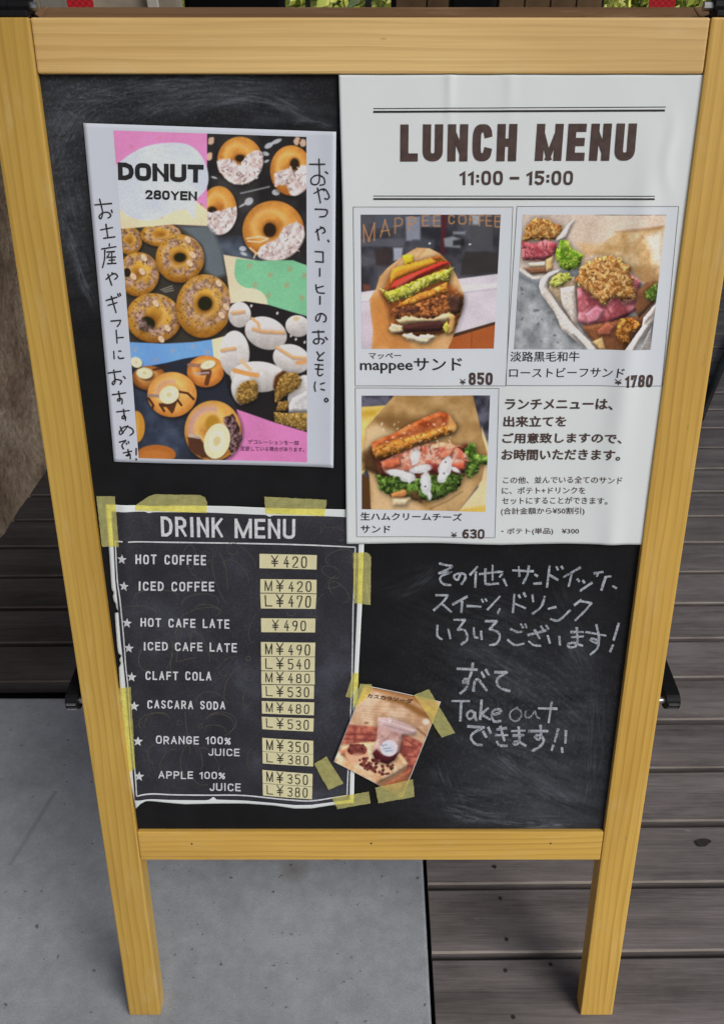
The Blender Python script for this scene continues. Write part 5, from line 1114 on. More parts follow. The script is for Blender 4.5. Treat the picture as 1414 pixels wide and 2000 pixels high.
for ln_ in ([
 ('\u3053\u306e\u4ed6\u3001\u4e26\u3093\u3067\u3044\u308b\u5168\u3066\u306e\u30b5\u30f3\u30c9', [(981.5, 928), (1212, 927.5), (1211, 941.5), (981, 941.5)], .15), ('\u306b\u3001\u30dd\u30c6\u30c8+\u30c9\u30ea\u30f3\u30af\u3092', box4(979, 948.5, 1141, 961.8), .15),
 ('\u30bb\u30c3\u30c8\u306b\u3059\u308b\u3053\u3068\u304c\u3067\u304d\u307e\u3059\u3002', box4(979, 968, 1183, 981.8), .15), ('(\u5408\u8a08\u91d1\u984d\u304b\u3089\u00a550\u5272\u5f15)', box4(977, 988.5, 1139, 1003.5), .15), ('\u30fb\u30dd\u30c6\u30c8(\u5358\u54c1)\u3000\u00a5300', box4(978, 1028.5, 1128.5, 1042), .15)]): font_text(lr, 'small_lettering', [ln_], M['ink_brown'], lposter, .0003)
for yen, yq, num, nq in (('\u00a5', box4(897, 738, 908.5, 750), '850', [(914, 726), (961.5, 726), (960.5, 750.5), (914.5, 750.5)]), ('\u00a5', box4(1197, 737.5, 1209.5, 749.5), '1780', [(1215.7, 729.8), (1273, 729.8), (1270, 754.5), (1215, 754)]), ('\u00a5', box4(880, 1036, 891.5, 1047.5), '630', [(901.5, 1029.5), (945.5, 1030), (944.5, 1049.5), (901.5, 1048.5)])):
    draw_strokes(lr, 'price_lettering', pen_text(yen, yq, .16) + pen_text(num, nq, .21, .10), M['ink_brown'], lposter, .0003)

# ================================================================== DRINK MENU
def kbend(x, y):
    return .0008 + .0012 * np.sin((x - 200) / 75.0) ** 2 * np.clip((y - 1350) / 200, 0, 1) + .0008 * np.sin(x / 120.0 + y / 140.0) ** 2 + .0022 * np.exp(-((x - 245 - (y - 1000) * .06) / 16) ** 2)
kr = Root(460, 1280, .0008, kbend)
Lf = [(207, 984), (211, 1030), (214, 1066), (217, 1110), (219, 1141), (220, 1150), (224, 1156), (222, 1163), (224, 1172), (228, 1178), (229, 1186), (234, 1193), (226, 1195), (228, 1225), (231, 1262), (233, 1274), (239, 1278), (235, 1286), (238, 1294), (234, 1302), (236, 1341), (243, 1410), (252, 1506), (267.5, 1575)]
Rt = [(714, 997), (711, 1060), (707, 1181), (703.5, 1247), (700, 1312), (697, 1400), (692, 1515), (691, 1566)]
Tp = [(207, 984), (240, 984), (300, 987), (380, 986), (450, 987), (540, 991), (675, 994), (714, 997)]
Bt = [(267.5, 1575), (277, 1564), (287, 1559), (320, 1563), (362, 1567), (418, 1567), (480, 1567), (535, 1570), (576, 1576), (609, 1576), (649, 1570), (691, 1566)]
PX, PY = coons(Lf, Rt, Tp, Bt, 110, 260)
kposter = sheet(kr, 'drink_menu_sheet', PX, PY, M['paper'])
tag(kposter, 'chalkboard-style drink menu sheet with white border and torn left edge, lower left of the board', 'poster')
Lf2 = [(222, 1000), (226, 1066), (229, 1130), (234, 1175), (240, 1247), (246, 1299), (250, 1341), (256, 1420), (263, 1500), (268, 1556)]
Rt2 = [(700, 1012), (699, 1060), (696, 1181), (693, 1247), (690, 1312), (686, 1400), (682, 1515), (681, 1556)]
Tp2 = [(222, 999.5), (284, 1000), (292, 1003), (300, 1001), (400, 1001), (450, 1003), (520, 1006), (527, 1010), (534, 1007), (640, 1009), (700, 1012)]
Bt2 = [(268, 1556), (287, 1553), (330, 1555), (405, 1557), (412, 1555), (418, 1550), (424, 1556), (480, 1558), (535, 1562), (576, 1566), (609, 1566), (649, 1561), (681, 1556)]
Lf2 = [(a - 2.5, b) for a, b in Lf2]; Rt2 = [(a + 2, b) for a, b in Rt2]
Tp2 = [(Lf2[0][0], 997.5)] + [(a, b - 2) for a, b in Tp2[1:-1]] + [(702, 1010)]; Lf2[0] = Tp2[0]; Rt2[0] = Tp2[-1]
Bt2 = [(Lf2[-1][0], 1559)] + [(a, b + 3) for a, b in Bt2[1:-1]] + [(683, 1559)]; Lf2[-1] = Bt2[0]; Rt2[-1] = Bt2[-1]
PX, PY = coons(Lf2, Rt2, Tp2, Bt2, 120, 200)
kp = sheet(kr, 'dark_print_area', PX, PY, M['dark_print'], kposter, .0001)
rl = [[(226, 1055), (300, 1057), (400, 1058), (500, 1060), (600, 1063), (694, 1067)], [(694, 1067), (691, 1162), (690, 1180), (687.7, 1312), (685, 1389), (679.4, 1517), (678, 1550)],
      [(269.5, 1550), (287, 1546), (340, 1548), (410, 1550), (480, 1551), (568, 1559), (609, 1561), (649, 1555.7), (678, 1551)], [(227, 1056), (231, 1130), (237, 1173), (244, 1243.7), (248, 1299), (252.5, 1341), (257.5, 1420), (266.5, 1508), (269.5, 1549)]]
draw_strokes(kr, 'frame_line', [ribbon(smooth_pl(r_, 5), 2.6 if i != 1 else 2.2, 0, False, .1) for i, r_ in enumerate(rl)], M['ink_white'], kposter, .00022)
draw_strokes(kr, 'heading_word', pen_text('DRINK', [(315, 1007), (437, 1009), (437.5, 1048), (316.5, 1046)], .155, .13, wob=.06), M['ink_white'], kposter, .0003)
draw_strokes(kr, 'heading_word', pen_text('MENU', [(459, 1011), (577.5, 1012), (577, 1051), (459.5, 1049)], .155, .13, wob=.06), M['ink_white'], kposter, .0003)
zk, zm, zn = Z(180, 950, 4.713), Z(210, 1180, 4.713), Z(220, 1370, 5.05)
S = []
for t, q in (('HOT COFFEE', zk([(408, 618), (1055, 622), (1055, 715), (408, 703)])), ('ICED COFFEE', zk([(435, 865), (1130, 868), (1130, 958), (435, 948)])), ('HOT CAFE LATE', zk([(455, 1200), (1268, 1215), (1268, 1300), (455, 1280)])),
             ('ICED CAFE LATE', zm([(340, 335), (1195, 352), (1195, 435), (340, 412)])), ('CLAFT COLA', zm([(358, 605), (962, 615), (962, 695), (358, 685)])), ('CASCARA SODA', zm([(375, 872), (1090, 885), (1090, 960), (375, 950)])),
             ('ORANGE 100%', zn([(435, 325), (1170, 335), (1170, 412), (435, 405)])), ('JUICE', zn([(950, 450), (1258, 450), (1258, 525), (950, 520)])), ('APPLE 100%', zn([(460, 665), (1115, 680), (1115, 752), (460, 740)])), ('JUICE', zn([(962, 790), (1268, 795), (1268, 872), (962, 865)]))):
    draw_strokes(kr, 'drink_name', pen_text(t, q, .17, .20, wob=.10, jit=.03, space=.62), M['ink_white'], kposter, .0003)
for i, (x, y) in enumerate(((240.5, 1090), (244.7, 1142), (251, 1213), (254.6, 1261.7), (259.9, 1318), (264.7, 1375), (271.9, 1443.5), (274.5, 1511))):
    pts = np.array([(x + (10 if k % 2 == 0 else 4.4) * math.sin(k * math.pi / 5 + .05), y - (10 if k % 2 == 0 else 4.4) * math.cos(k * math.pi / 5 + .05)) for k in range(10)] + [(x, y)])
    mesh_obj('star', kr.pos(pts[:, 0], pts[:, 1], .0003), [(10, (k + 1) % 10, k) for k in range(10)], M['ink_white'], kposter)
# faint plant drawings in the print
zl = zm
DR = []
def leaf(z, c, r, rx, ry, rot, a0=20, a1=330):
    t = np.radians(np.linspace(a0, a1, 26)); pts = [(c[0] + rx * math.cos(q) * math.cos(rot) - ry * math.sin(q) * math.sin(rot), c[1] + rx * math.cos(q) * math.sin(rot) + ry * math.sin(q) * math.cos(rot)) for q in t]
    DR.append(z(pts))
for c, rx, ry, rot, a0, a1 in (((860, 90), 180, 60, -.2, 180, 400), ((300, 60), 160, 60, .1, 160, 380), ((380, 480), 80, 120, .2, 60, 300), ((700, 300), 120, 60, 1.3, 0, 300), ((620, 500), 30, 160, .1, 90, 270), ((860, 400), 60, 170, -.4, 200, 420), ((1130, 560), 120, 70, -.6, 100, 330), ((1310, 640), 50, 50, 0, 0, 340), ((1300, 490), 20, 20, 0, 0, 350), ((660, 260), 34, 34, 0, 0, 350), ((670, 1080), 24, 24, 0, 0, 350), ((860, 1110), 20, 20, 0, 0, 340), ((450, 1080), 150, 90, 0, 150, 330), ((1050, 1080), 140, 100, 0, 200, 420), ((960, 900), 140, 100, .2, 170, 330), ((1150, 750), 60, 150, .3, 60, 250), ((1290, 850), 40, 80, .1, 20, 330)):
    leaf(zm, c, 0, rx, ry, rot, a0, a1)
for c, rx, ry, rot, a0, a1 in (((900, 650), 60, 120, .1, 200, 420), ((1050, 640), 40, 50, 0, 0, 330), ((1200, 850), 60, 230, -.3, 100, 280), ((600, 1000), 200, 60, 0, 170, 350), ((1000, 1060), 170, 80, -.1, 180, 380), ((1080, 1130), 120, 50, .2, 170, 350), ((1300, 560), 50, 60, 0, 0, 320), ((980, 760), 120, 60, .8, 20, 200)): leaf(zk, c, 0, rx, ry, rot, a0, a1)
for c, rx, ry, rot, a0, a1 in (((760, 560), 80, 160, .1, 100, 330), ((820, 520), 60, 150, -.3, 250, 440), ((480, 230), 160, 130, .2, 160, 290), ((1050, 220), 150, 110, 0, 210, 430), ((560, 560), 60, 120, .6, 100, 280), ((960, 560), 60, 140, -.6, 260, 440), ((1020, 260), 100, 40, .1, 150, 380), ((880, 740), 90, 60, .5, 20, 150), ((420, 500), 60, 90, .1, 90, 260), ((1380, 560), 50, 110, 0, 90, 270)): leaf(zn, c, 0, rx, ry, rot, a0, a1)
za2 = Z(450, 950, 4.713)
for c, rx, ry, rot, a0, a1 in (((950, 430), 120, 60, .2, 160, 420), ((1000, 640), 130, 60, -.3, 150, 400), ((930, 780), 90, 50, .4, 20, 330), ((1000, 960), 120, 60, .8, 100, 400), ((850, 1100), 60, 120, .2, 90, 260), ((1020, 840), 160, 50, -.5, 100, 260), ((120, 640), 160, 60, .8, 160, 340), ((60, 800), 160, 80, .9, 150, 330), ((560, 1150), 40, 30, 0, 0, 200), ((230, 1300), 50, 130, .2, 60, 250)): leaf(za2, c, 0, rx, ry, rot, a0, a1)
DR += [zn([(720, 90), (735, 260), (770, 440), (770, 500)]), zm([(600, 320), (600, 480), (545, 590)]), zm([(660, 400), (640, 520), (720, 500), (830, 480)]), zk([(1180, 600), (1240, 750), (1250, 950)])]
draw_strokes(kr, 'plant_drawing', [ribbon(smooth_pl(p, 2), 1.3) for p in DR], M['ink_line'], kp, .00016)
# price stickers
za3, zc3 = Z(480, 1180, 5.44), Z(480, 1370, 5.44)
def lq(q, s0, s1, t0, t1):
    q = np.array(q, float); f = lambda s, t: tuple(q[0] * (1 - s) * (1 - t) + q[1] * s * (1 - t) + q[2] * s * t + q[3] * (1 - s) * t)
    return [f(s0, t0), f(s1, t0), f(s1, t1), f(s0, t1)]
for q, t in ((za2([(272, 612), (798, 625), (795, 757), (272, 745)]), '\u00a5420'), (za2([(280, 845), (795, 850), (795, 975), (278, 970)]), 'M\u00a5420'), (za2([(278, 978), (795, 982), (785, 1117), (285, 1115)]), 'L\u00a5470'), (za2([(285, 1205), (785, 1205), (782, 1332), (288, 1332)]), '\u00a5490'),
             (za3([(165, 390), (742, 395), (737, 543), (168, 538)]), 'M\u00a5490'), (za3([(168, 545), (737, 549), (735, 695), (170, 690)]), 'L\u00a5540'), (za3([(170, 698), (735, 702), (735, 840), (170, 834)]), 'M\u00a5480'), (za3([(172, 842), (728, 850), (725, 992), (178, 977)]), 'L\u00a5530'),
             (za3([(175, 1013), (730, 1030), (725, 1167), (178, 1145)]), 'M\u00a5480'), (za3([(175, 1178), (725, 1200), (720, 1340), (182, 1310)]), 'L\u00a5530'), (zc3([(180, 368), (720, 405), (720, 547), (183, 512)]), 'M\u00a5350'), (zc3([(183, 516), (720, 551), (718, 677), (185, 640)]), 'L\u00a5380'),
             (zc3([(182, 708), (712, 755), (710, 888), (185, 848)]), 'M\u00a5350'), (zc3([(185, 852), (710, 892), (706, 1022), (188, 980)]), 'L\u00a5380')):
    PX, PY = quad_grid(q, 14, 6); s_ = sheet(kr, 'price_sticker', PX, PY, M['sticker'], kposter, .00035 + rng.uniform(0, .0001))
    S = []
    if len(t) == 5: S += pen_text(t[0], lq(q, .08, .21, .10, .86), .10, jit=.02); S += pen_text(t[1], lq(q, .28, .42, .02, .90), .10)
    else: S += pen_text(t[0], lq(q, .20, .33, .06, .88), .10)
    x = .50 if len(t) == 5 else .42; sp_ = .155
    for ch in t[-3:]:
        S += pen_text(ch, lq(q, x, x + .10, .12 + rng.uniform(-.03, .05), .90), .10, smooth_on=True, jit=.02); x += sp_
    draw_strokes(kr, 'price_writing', S, M['ink_black'], s_, .00062)

# ================================================================== COFFEE CARD
cr = Root(755, 1440, .0034, lambda x, y: .0004 + .0012 * ((x - 755) / 90.0) ** 2)
cq = [(711, 1334), (860, 1365), (785, 1554), (652, 1482)]
PX, PY = quad_grid(cq, 24, 28)
card = sheet(cr, 'coffee_photo_card', PX, PY, M['paper'])
tag(card, 'small tilted photo card of an iced coffee cup taped onto the chalkboard', 'photo card')
PX, PY = quad_grid([(712, 1335), (859, 1365.5), (784.5, 1552.5), (653, 1481.5)], 190, 210); zq = Z(600, 1310, 4.713)
P = Paint(PX, PY, (206, 172, 140)); P.mottle(np.ones(PX.shape), (190, 150, 116), (224, 194, 164), 16, 3)
for k in range(14): P.line(zq([(420 + 10 * k, 300 + 22 * k), (1150, 330 + 40 * k)]), 1.4, (176, 134, 98), .4, 1)
P.poly(zq([(480, 110), (1180, 180), (1180, 330), (900, 240), (560, 150)]), (172, 120, 76), .95, 3); P.poly(zq([(700, 215), (900, 250), (1140, 380), (1160, 440), (1040, 400), (880, 300), (720, 250)]), (136, 90, 46), .9, 4); P.ell(*zq([(1090, 445)])[0], 7, 6, (232, 214, 200), 0, .9, 2)
P.line(zq([(1010, 510), (1110, 590)]), 4, (136, 92, 54), .8, 1.5); P.ell(*zq([(545, 460)])[0], 4, 2, (110, 76, 46), 0, .8, 1.5)
for pts in (zq([(380, 470), (660, 500), (640, 640), (340, 650), (290, 660)]), zq([(860, 540), (960, 590), (1100, 660), (960, 980), (860, 900), (840, 720)])):
    m = P.poly_mask(pts, 2); P.mottle(m, (140, 70, 62), (196, 116, 94), 7, 5)
for a, b in (((360, 560), (640, 570)), ((340, 600), (620, 620)), ((900, 610), (1000, 670)), ((880, 670), (1010, 690)), ((880, 760), (1000, 770)), ((880, 850), (960, 860))): P.line(zq([a, b]), 2.4, (104, 48, 46), .6, 1)
P.poly(zq([(235, 800), (330, 920), (350, 970), (260, 860)]), (96, 44, 42), .9, 1.5)
P.puff = .8
m = P.poly_mask(zq([(240, 790), (330, 670), (480, 640), (640, 630), (860, 740), (925, 830), (900, 890), (760, 970), (620, 1040), (360, 950)]), 2); P.mottle(m, (216, 170, 128), (240, 208, 172), 18, 6)
P.poly(zq([(640, 1060), (900, 900), (960, 880), (920, 1000), (860, 1120)]), (150, 90, 64), .9, 3); P.line(zq([(380, 950), (620, 1040), (780, 960), (910, 880)]), 3, (168, 116, 80), .7, 1.5); P.poly(zq([(300, 700), (370, 690), (380, 780), (310, 740)]), (176, 104, 78), .8, 3)
P.ell(*zq([(455, 735)])[0], 22, 18, (226, 164, 128)); P.ell(*zq([(460, 705)])[0], 19, 12, (120, 62, 54), 0, 1, 1.2); P.ell(*zq([(455, 775)])[0], 18, 8, (232, 182, 150), 0, .7, 3)
m = P.poly_mask(zq([(650, 410), (760, 410), (1000, 520), (1000, 560), (880, 570), (850, 720), (800, 800), (620, 790), (610, 690), (640, 600)]), 2); P.mottle(m, (176, 134, 130), (206, 170, 164), 14, 8, .9)
P.ell(*zq([(825, 490)])[0], 38, 12, (204, 178, 178), .28, .8, 2); P.line(zq([(680, 440), (800, 470), (980, 530)]), 2, (232, 218, 218), .8); P.line(zq([(700, 480), (820, 510), (960, 550)]), 1.6, (150, 112, 116), .6); P.ell(*zq([(760, 440)])[0], 3, 2, (240, 232, 236))
P.poly(zq([(600, 740), (640, 700), (700, 760), (800, 750), (840, 730), (800, 800), (740, 840), (640, 810)]), (74, 30, 36), 1, 1.5); P.ell(*zq([(752, 692)])[0], 16.5, 16, (222, 216, 226), 0, 1, 1.2); P.ell(*zq([(735, 690)])[0], 12, 11, (206, 214, 232), 0, .8, 2)
for a, b in (((690, 670), (730, 660)), ((700, 700), (770, 690)), ((720, 720), (780, 715)), ((680, 655), (695, 675))): P.line(zq([a, b]), 1.6, (116, 124, 150), .8)
P.scatter(lambda x, y: ((x - 734) / 34) ** 2 + ((y - 1492 - (x - 734) * .25) / 13) ** 2 < 1, (690, 1470, 775, 1515), 60, 2.4, [(96, 46, 44), (128, 66, 58), (70, 30, 30)], 5, 1.3, .95); P.scatter(lambda x, y: True, (682, 1450, 712, 1466), 22, 2.2, [(104, 50, 48), (140, 78, 66), (78, 34, 34)], 6, 1.2, .9); P.scatter(lambda x, y: True, (757, 1490, 768, 1498), 8, 2.2, [(90, 46, 36), (60, 28, 24)], 7)
P.puff = 0; P.soften(.35); P.grade(.045, 2.4, 51); P.grade(.07, 30, 52)
sheet(cr, 'printed_photo', PX, PY, M['print'], card, .0002, P.albedo())
font_text(cr, 'small_lettering', [('\u30ab\u30b9\u30ab\u30e9\u30bd\u30fc\u30c0', [(718, 1350), (806, 1361), (803, 1370), (717, 1358)], .35)], M['ink_black'], card, .0004)

# ================================================================== TAPES
def tape(poly, label, base, n=18, bend=None):
    p = np.array(poly, float); c = p.mean(0); r_ = Root(c[0], c[1], base, bend)
    # ragged torn ends, a light crinkle
    V2 = []
    for i in range(len(p)):
        a, b = p[i], p[(i + 1) % len(p)]; L = np.linalg.norm(b - a); k = max(2, int(L / 4))
        for t in np.linspace(0, 1, k, endpoint=False): V2.append(a + (b - a) * t + rng.uniform(-.45, .45, 2))
    V2 = np.array(V2); rings = [V2 * s + c * (1 - s) for s in (1, .75, .5, .25)]; A = np.concatenate(rings + [c[None]]); k = len(V2)
    V = r_.pos(A[:, 0], A[:, 1], 0) ; V[:, 2] += rng.uniform(-.00012, .00012, len(V))
    F = []
    for q in range(3):
        F += [(q * k + i, (q + 1) * k + i, (q + 1) * k + (i + 1) % k, q * k + (i + 1) % k) for i in range(k)]
    F += [(3 * k + i, 4 * k, 3 * k + (i + 1) % k) for i in range(k)]
    o = mesh_obj('tape_strip', V, [f[::-1] for f in F], M['tape'], None, None, True); r_.own(o)
    return tag(o, label, 'tape', 'strips of yellow masking tape')
kb = lambda x, y: kbend(x, y)
tape([(190.6, 967), (226.7, 967), (234.7, 1065.6), (201, 1065.6)], 'yellow tape strip standing over the top left corner of the drink menu', .0016, bend=kb)
tape([(267, 985), (290, 969), (303, 963.8), (392, 965), (401.7, 969), (406.6, 979.7), (405.3, 1000), (266.6, 995)], 'yellow tape with curved top above the word DRINK on the menu edge', .0016, bend=kb)
tape([(516.8, 968), (638.8, 974.4), (634.6, 1006), (520, 1001)], 'level yellow tape strip above the word MENU on the drink sheet edge', .0016, bend=kb)
tape([(689.8, 1077.3), (716, 1077), (722, 1080), (724.8, 1086), (723.7, 1179), (691.9, 1175)], 'upright yellow tape on the right edge of the drink menu, just below the lunch poster', .0016, bend=kb)
tape([(233.5, 1342), (258, 1337), (267, 1495), (253.5, 1507)], 'long narrow yellow tape along the lower left edge of the drink menu beside the stile', .0016, bend=kb)
tape([(649, 1555.6), (720.8, 1542), (723.5, 1564.8), (659.2, 1576.8)], 'yellow tape across the lower right corner of the drink menu', .0016, bend=kb)
tape([(689.6, 1312), (700.6, 1312), (700, 1336), (686, 1361), (675, 1358)], 'small dull tape scrap on the drink menu edge left of the coffee card', .0016, bend=kb)
tape([(704, 1330), (725, 1331), (728, 1341), (712, 1361), (692, 1377), (690, 1366)], 'yellow tape folded over the top left corner of the coffee card', .0052)
tape([(808, 1351), (836.6, 1339.7), (887.5, 1424.6), (862, 1434)], 'wide slanted yellow tape on the top right corner of the coffee card', .0062)
tape([(613.8, 1486), (638, 1472), (671, 1524), (642.4, 1537)], 'pale tape square on the lower left corner of the coffee card beside the price stickers', .0052)
tape([(732.6, 1531.7), (805.8, 1515.8), (809, 1549.8), (739, 1562.5)], 'yellow tape across the bottom corner of the coffee card, above the bottom rail', .0056)

ROOF_Y = 0.35
# ================================================================== AROUND THE SIGN
def rock_mat():
    m, nt, b, out = new_mat('brown_stone')
    tc = nt.nodes.new('ShaderNodeTexCoord'); v = tc.outputs['Object']
    n1 = noise(nt, v, 5, 8, 0.68, 0.5); n2 = noise(nt, v, 55, 6, 0.7); n3 = noise(nt, mapping(nt, v, (14, 14, 3)), 1.6, 5, 0.6, 0.8)
    r = ramp(nt, n1.outputs[0], [(0.28, (0.12, 0.082, 0.056)), (0.46, (0.32, 0.235, 0.165)), (0.62, (0.48, 0.38, 0.285)), (0.78, (0.66, 0.57, 0.46))])
    c = mix(nt, 1.0, r.outputs[0], ramp(nt, n2.outputs[0], [(0.3, (0.55,) * 3), (0.7, (1.35,) * 3)]).outputs[0], 'MULTIPLY')
    c = mix(nt, ramp(nt, n3.outputs[0], [(0.60, (0, 0, 0)), (0.72, (0.55,) * 3)]).outputs[0], c, (0.035, 0.022, 0.014))
    nt.links.new(c, b.inputs['Base Color']); b.inputs['Roughness'].default_value = 0.85; b.inputs['Specular IOR Level'].default_value = 0.2
    bump(nt, b, math_n(nt, 'ADD', n2.outputs[0], n1.outputs[0]), 0.9, 0.02)
    return m
bm = bmesh.new(); bmesh.ops.create_icosphere(bm, subdivisions=6, radius=1.0)
from mathutils import noise as mn
for v in bm.verts:
    d = v.co.normalized(); f = lambda q, e: math.copysign(abs(q) ** e, q); hz = Vector((d.x, d.y, 0)); hl = hz.length
    if d.z < 0 and hl > 1e-6: hz = hz.normalized() * min(1.0, hl * 6)      # straight sides down to the floor
    p = Vector((f(hz.x, .42) * .62, f(hz.y, .36) * .76, f(d.z, .5) * .85))
    k = mn.fractal(d * 1.5 + Vector((3, 1, 5)), 1.0, 2.0, 5) * .05 + mn.fractal(d * 8 + Vector((9, 2, 1)), 1.0, 2.0, 4) * .02
    p.x *= 1 + k; p.y *= 1 + k; p.z *= 1 + k * .5
    if p.z < 0: p.z = max(p.z, -.62)
    p.z += .58; p.x -= max(0, p.z - .1) * .05
    v.co = p
me = bpy.data.meshes.new('boulder'); bm.to_mesh(me); bm.free(); me.materials.append(rock_mat()); me.polygons.foreach_set('use_smooth', np.ones(len(me.polygons), bool))
bo = bpy.data.objects.new('boulder', me); col.objects.link(bo); bo.location = (-1.46, 2.03, -.03)
tag(bo, 'large rough brown boulder standing on the deck left of the sandwich board', 'boulder')

cable = Geo(); pts = [(0.90, 2.02, .012), (1.03, 2.27, .012), (1.17, 2.53, .012), (1.42, 2.98, .012), (1.75, 3.6, .012), (2.3, 4.3, .012)]
cable.tube(pts, .012, 12)
tag(cable.build('cable', M['black_plastic'], None, True), 'thick black cable lying across the deck boards right of the sandwich board', 'cable')

wood_dark = plain('brown_wall_wood', (0.24, 0.145, 0.07), 0.6, 0.4, 0.35, 9); post_mat = plain('dark_post', (0.02, 0.018, 0.017), 0.6, 0.4, 0.3, 20)
pale = plain('pale_render', (0.74, 0.72, 0.64), 0.8, 0.2, 0.15, 8); greyw = plain('grey_brown_render', (0.50, 0.44, 0.35), 0.8, 0.2, 0.3, 5)
def bx(px, depth):          # where a photo column near the top edge stands at a given distance
    zc = depth * cp + depth * .0955 * sp; return (px - CX) / FPX * zc
def timber_wall(px0, px1, depth, label):
    x0, x1 = bx(px0, depth), bx(px1, depth); r_ = empty('timber_wall', None, ((x0 + x1) / 2, depth, 0)); w = (x1 - x0) / 2
    n = max(2, int(round(2 * w / .12))); g = Geo()
    for k in range(n): g.box(-w + 2 * w * k / n + .003, -w + 2 * w * (k + 1) / n - .003, -.02, .02, 0.02, 2.6, 0, .003)
    g.build('boarding', wood_dark, r_); g = Geo(); g.box(-w - .02, w + .02, .021, .07, 0, 2.62, 0, .003); g.build('backing_frame', post_mat, r_)
    tag(r_, label, 'timber wall', 'timber wall panels behind the deck')
timber_wall(772, 893, 4.6, 'narrow brown timber panel behind the sign, next to the sunlit leaves')
timber_wall(972, 1172, 4.6, 'wide brown timber panel behind the sign, between the dark chair and the red strap')
def post(px, w, depth, label, mat=None, name='post'):
    x = bx(px, depth); g = Geo(); g.box(-w / 2, w / 2, -w / 2, w / 2, 0, 2.62, 0, .004); g.box(-w / 2 - .02, w / 2 + .02, -w / 2 - .02, w / 2 + .02, 0, .05, 0, .004)
    o = g.build(name, mat or post_mat); o.location = (x, depth, 0); return tag(o, label, 'post', 'posts behind the deck')
post(551, .045, 6.0, 'slim dark post behind the sign at the left end of the sunlit gap'); post(602, .03, 6.0, 'thinnest dark post in the middle of the sunlit gap behind the sign'); post(719, .04, 6.0, 'slim dark post behind the sign beside the black cone-shaped planter')
post(117, .125, 4.4, 'pale square post behind the left red strap', pale)
# rendered wall at the left, behind strap and post
x0, x1 = bx(182, 5.4), bx(352, 5.4)
g = Geo(); g.box(x0 - .35, x1, 5.35, 5.5, 0, 2.6, 0, .01); tag(g.build('rendered_wall', greyw), 'grey-brown rendered wall end behind the left red strap', 'wall')
g = Geo(); g.box(0, .055, -.02, .02, 0, 2.5, 0, .004); o = g.build('downpipe', pale); o.location = (bx(298, 5.4), 5.31, 0); tag(o, 'whitish downpipe on the grey-brown wall', 'downpipe')
# red webbing straps hung from the roof
def strap_mat():
    m, nt, b, out = new_mat('red_webbing'); tc = nt.nodes.new('ShaderNodeTexCoord'); ch = nt.nodes.new('ShaderNodeTexChecker'); ch.inputs['Scale'].default_value = 160
    ch.inputs[1].default_value = (.86, .02, .035, 1); ch.inputs[2].default_value = (.60, .010, .02, 1); nt.links.new(tc.outputs['Object'], ch.inputs['Vector']); nt.links.new(ch.outputs[0], b.inputs['Base Color']); b.inputs['Roughness'].default_value = .7; return m
M['strap'] = strap_mat()
for px, lean, label in ((163, .05, 'red woven strap hanging behind the left end of the sign'), (1287, -.04, 'red woven strap hanging behind the right end of the sign')):
    dpt = 1.9; x = bx(px, dpt); g = Geo(); A = []
    for k in range(25):
        z = .35 + 2.27 * k / 24; A += [(x - .025 - lean * (z - .95), dpt + .006 * math.sin(z * 5), z), (x + .025 - lean * (z - .95), dpt + .006 * math.sin(z * 5), z)]
    B = [(a, b + .003, c) for a, b, c in A]; n = len(A); F = []
    for k in range(24):
        i = 2 * k; F += [[i, i + 1, i + 3, i + 2], [n + i + 2, n + i + 3, n + i + 1, n + i], [i, i + 2, n + i + 2, n + i], [i + 1, n + i + 1, n + i + 3, i + 3]]
    F += [[0, n, n + 1, 1], [n - 2, n - 1, 2 * n - 1, 2 * n - 2]]
    g.add(A + B, F); o = g.build('red_strap', M['strap'], None, False, (x, dpt, 0)); o.location = (x, dpt, 0); tag(o, label, 'strap', 'red straps hanging behind the sign')
# dark chairs
def chair(px, depth, label, w=.5):
    x = bx(px, depth); r_ = empty('garden_chair', None, (x, depth, 0))
    g = Geo(); g.box(-w / 2, w / 2, -.24, .24, .40, .45, 0, .015); g.build('seat', M['black_plastic'], r_)
    g = Geo(); g.box(-w / 2, w / 2, .22, .27, .46, .98, 0, .02); g.build('backrest', M['black_plastic'], r_)
    for sx_ in (-1, 1):
        for sy in (-1, 1):
            g = Geo(); g.tube([(sx_ * (w / 2 - .03), sy * .20, .40), (sx_ * (w / 2), sy * .25, 0)], .014, 8); g.build('leg', M['black_plastic'], r_)
        g = Geo(); g.tube([(sx_ * w / 2, .24, .66), (sx_ * w / 2, -.20, .66), (sx_ * w / 2, -.22, .42)], .016, 8); g.build('armrest', M['black_plastic'], r_)
    tag(r_, label, 'chair', 'black garden chairs behind the sign')
chair(440, 3.3, 'black garden chair behind the sign, left of the sunlit leaves', .36); chair(934, 3.9, 'black garden chair behind the sign between two timber panels', .2)
# dark cone planter in front of the leaves
g = Geo(); x = bx(687, 5.2); g.tube([(0, 0, 0), (0, 0, .40), (0, 0, .44)], [.06, .16, .15], 16); r_ = empty('planter', None, (x, 5.2, 0)); g.build('pot', post_mat, r_)
g = Geo()
for k in range(60):
    a, h = random.uniform(0, 6.28), random.uniform(.4, .85); q = .16 * (1.1 - h) ; c = Vector((q * math.cos(a), q * math.sin(a), h)); d = Vector((math.cos(a) * .05, math.sin(a) * .05, random.uniform(-.03, .04))); s_ = Vector((-math.sin(a), math.cos(a), 0)) * .02
    g.add([c - s_, c + d, c + s_], [[0, 1, 2]])
g.build('foliage', plain('dark_leaf', (.018, .028, .012), .6, .3), r_); tag(r_, 'dark potted shrub with pointed crown standing before the sunlit leaves', 'potted plant')
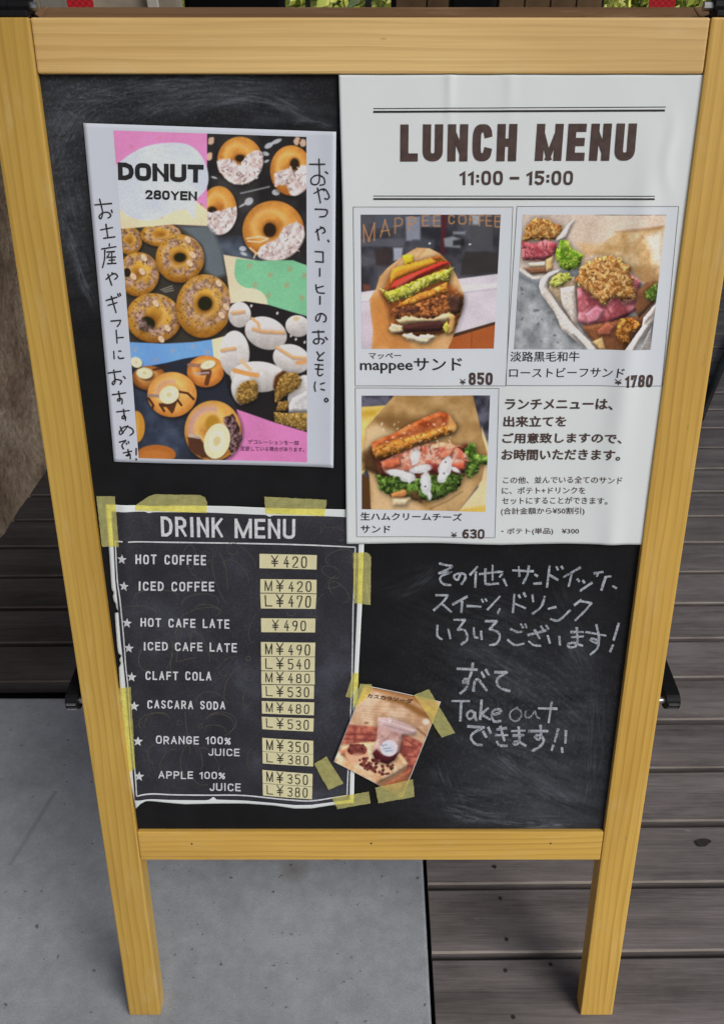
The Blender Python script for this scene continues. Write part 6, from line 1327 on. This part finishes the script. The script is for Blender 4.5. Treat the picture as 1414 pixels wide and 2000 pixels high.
# sunlit hedge beyond the deck: many leaves round a few stems
def hedge(x0, x1, y, h, label, n):
    r_ = empty('hedge', None, ((x0 + x1) / 2, y, -.16)); V = []; F = []; MI = []
    for _ in range(n):
        c = Vector((random.uniform(x0, x1) - (x0 + x1) / 2, random.gauss(0, .28), h * random.random() + random.uniform(-.05, .08)))
        if mn.noise(c * 2.2) < -.28: continue
        a = Vector((random.gauss(.7, .7), random.gauss(-.9, .7), random.gauss(.9, .7))).normalized(); t = a.orthogonal().normalized(); b2 = a.cross(t); s_ = random.uniform(.035, .075); k = len(V)
        V += [c - t * s_, c + b2 * s_ * .5, c + t * s_, c - b2 * s_ * .5]; F.append([k, k + 1, k + 2, k + 3]); MI.append(random.randrange(3))
    ms = [plain('leaf_%s' % nm, c_, .55, .3, .2, 5) for nm, c_ in (('pale', (.84, .85, .30)), ('mid', (.74, .78, .18)), ('deep', (.45, .52, .09)))]
    mesh_obj('foliage', V, F, ms, r_, None, False, MI); g = Geo()
    for k in range(int((x1 - x0) / .6)):
        x = x0 - (x0 + x1) / 2 + .3 + .6 * k; g.tube([(x, 0, 0), (x + random.uniform(-.05, .05), 0, h * .5), (x + random.uniform(-.15, .15), 0, h * .85)], [.03, .022, .01], 8)
    g.build('stems', post_mat, r_); tag(r_, label, 'hedge')
hedge(-2.4, 3.2, 8.2, 1.9, 'bright yellow-green hedge in sunlight beyond the deck', 26000)
# unseen boarded wall, added left of the deck to block sky light
g = Geo(); g.box(-2.35, -2.2, -2.6, 6.2, -.05, 2.6, 0, .01)
for k in range(30): g.box(-2.2, -2.188, -2.6 + .294 * k, -2.6 + .294 * k + .286, -.05, 2.6, 1, .003)
tag(g.build('light_blocking_wall', [post_mat, wood_dark]), 'unseen dark boarded wall added left of the deck to block light', 'wall')
# roof over the terrace: its slab shades the deck, its front edge lies just before the camera
g = Geo(); g.box(-4.6, 4.6, ROOF_Y, 3.3, 2.62, 2.74, 0, .01)
for k in range(9):
    xx = -4.2 + 1.05 * k; g.box(xx - .04, xx + .04, ROOF_Y + .02, 3.28, 2.50, 2.62, 0, .004)
tag(g.build('roof', plain('roof_wood', (.16, .10, .06), .7, .3, .3, 6)), kind='structure')
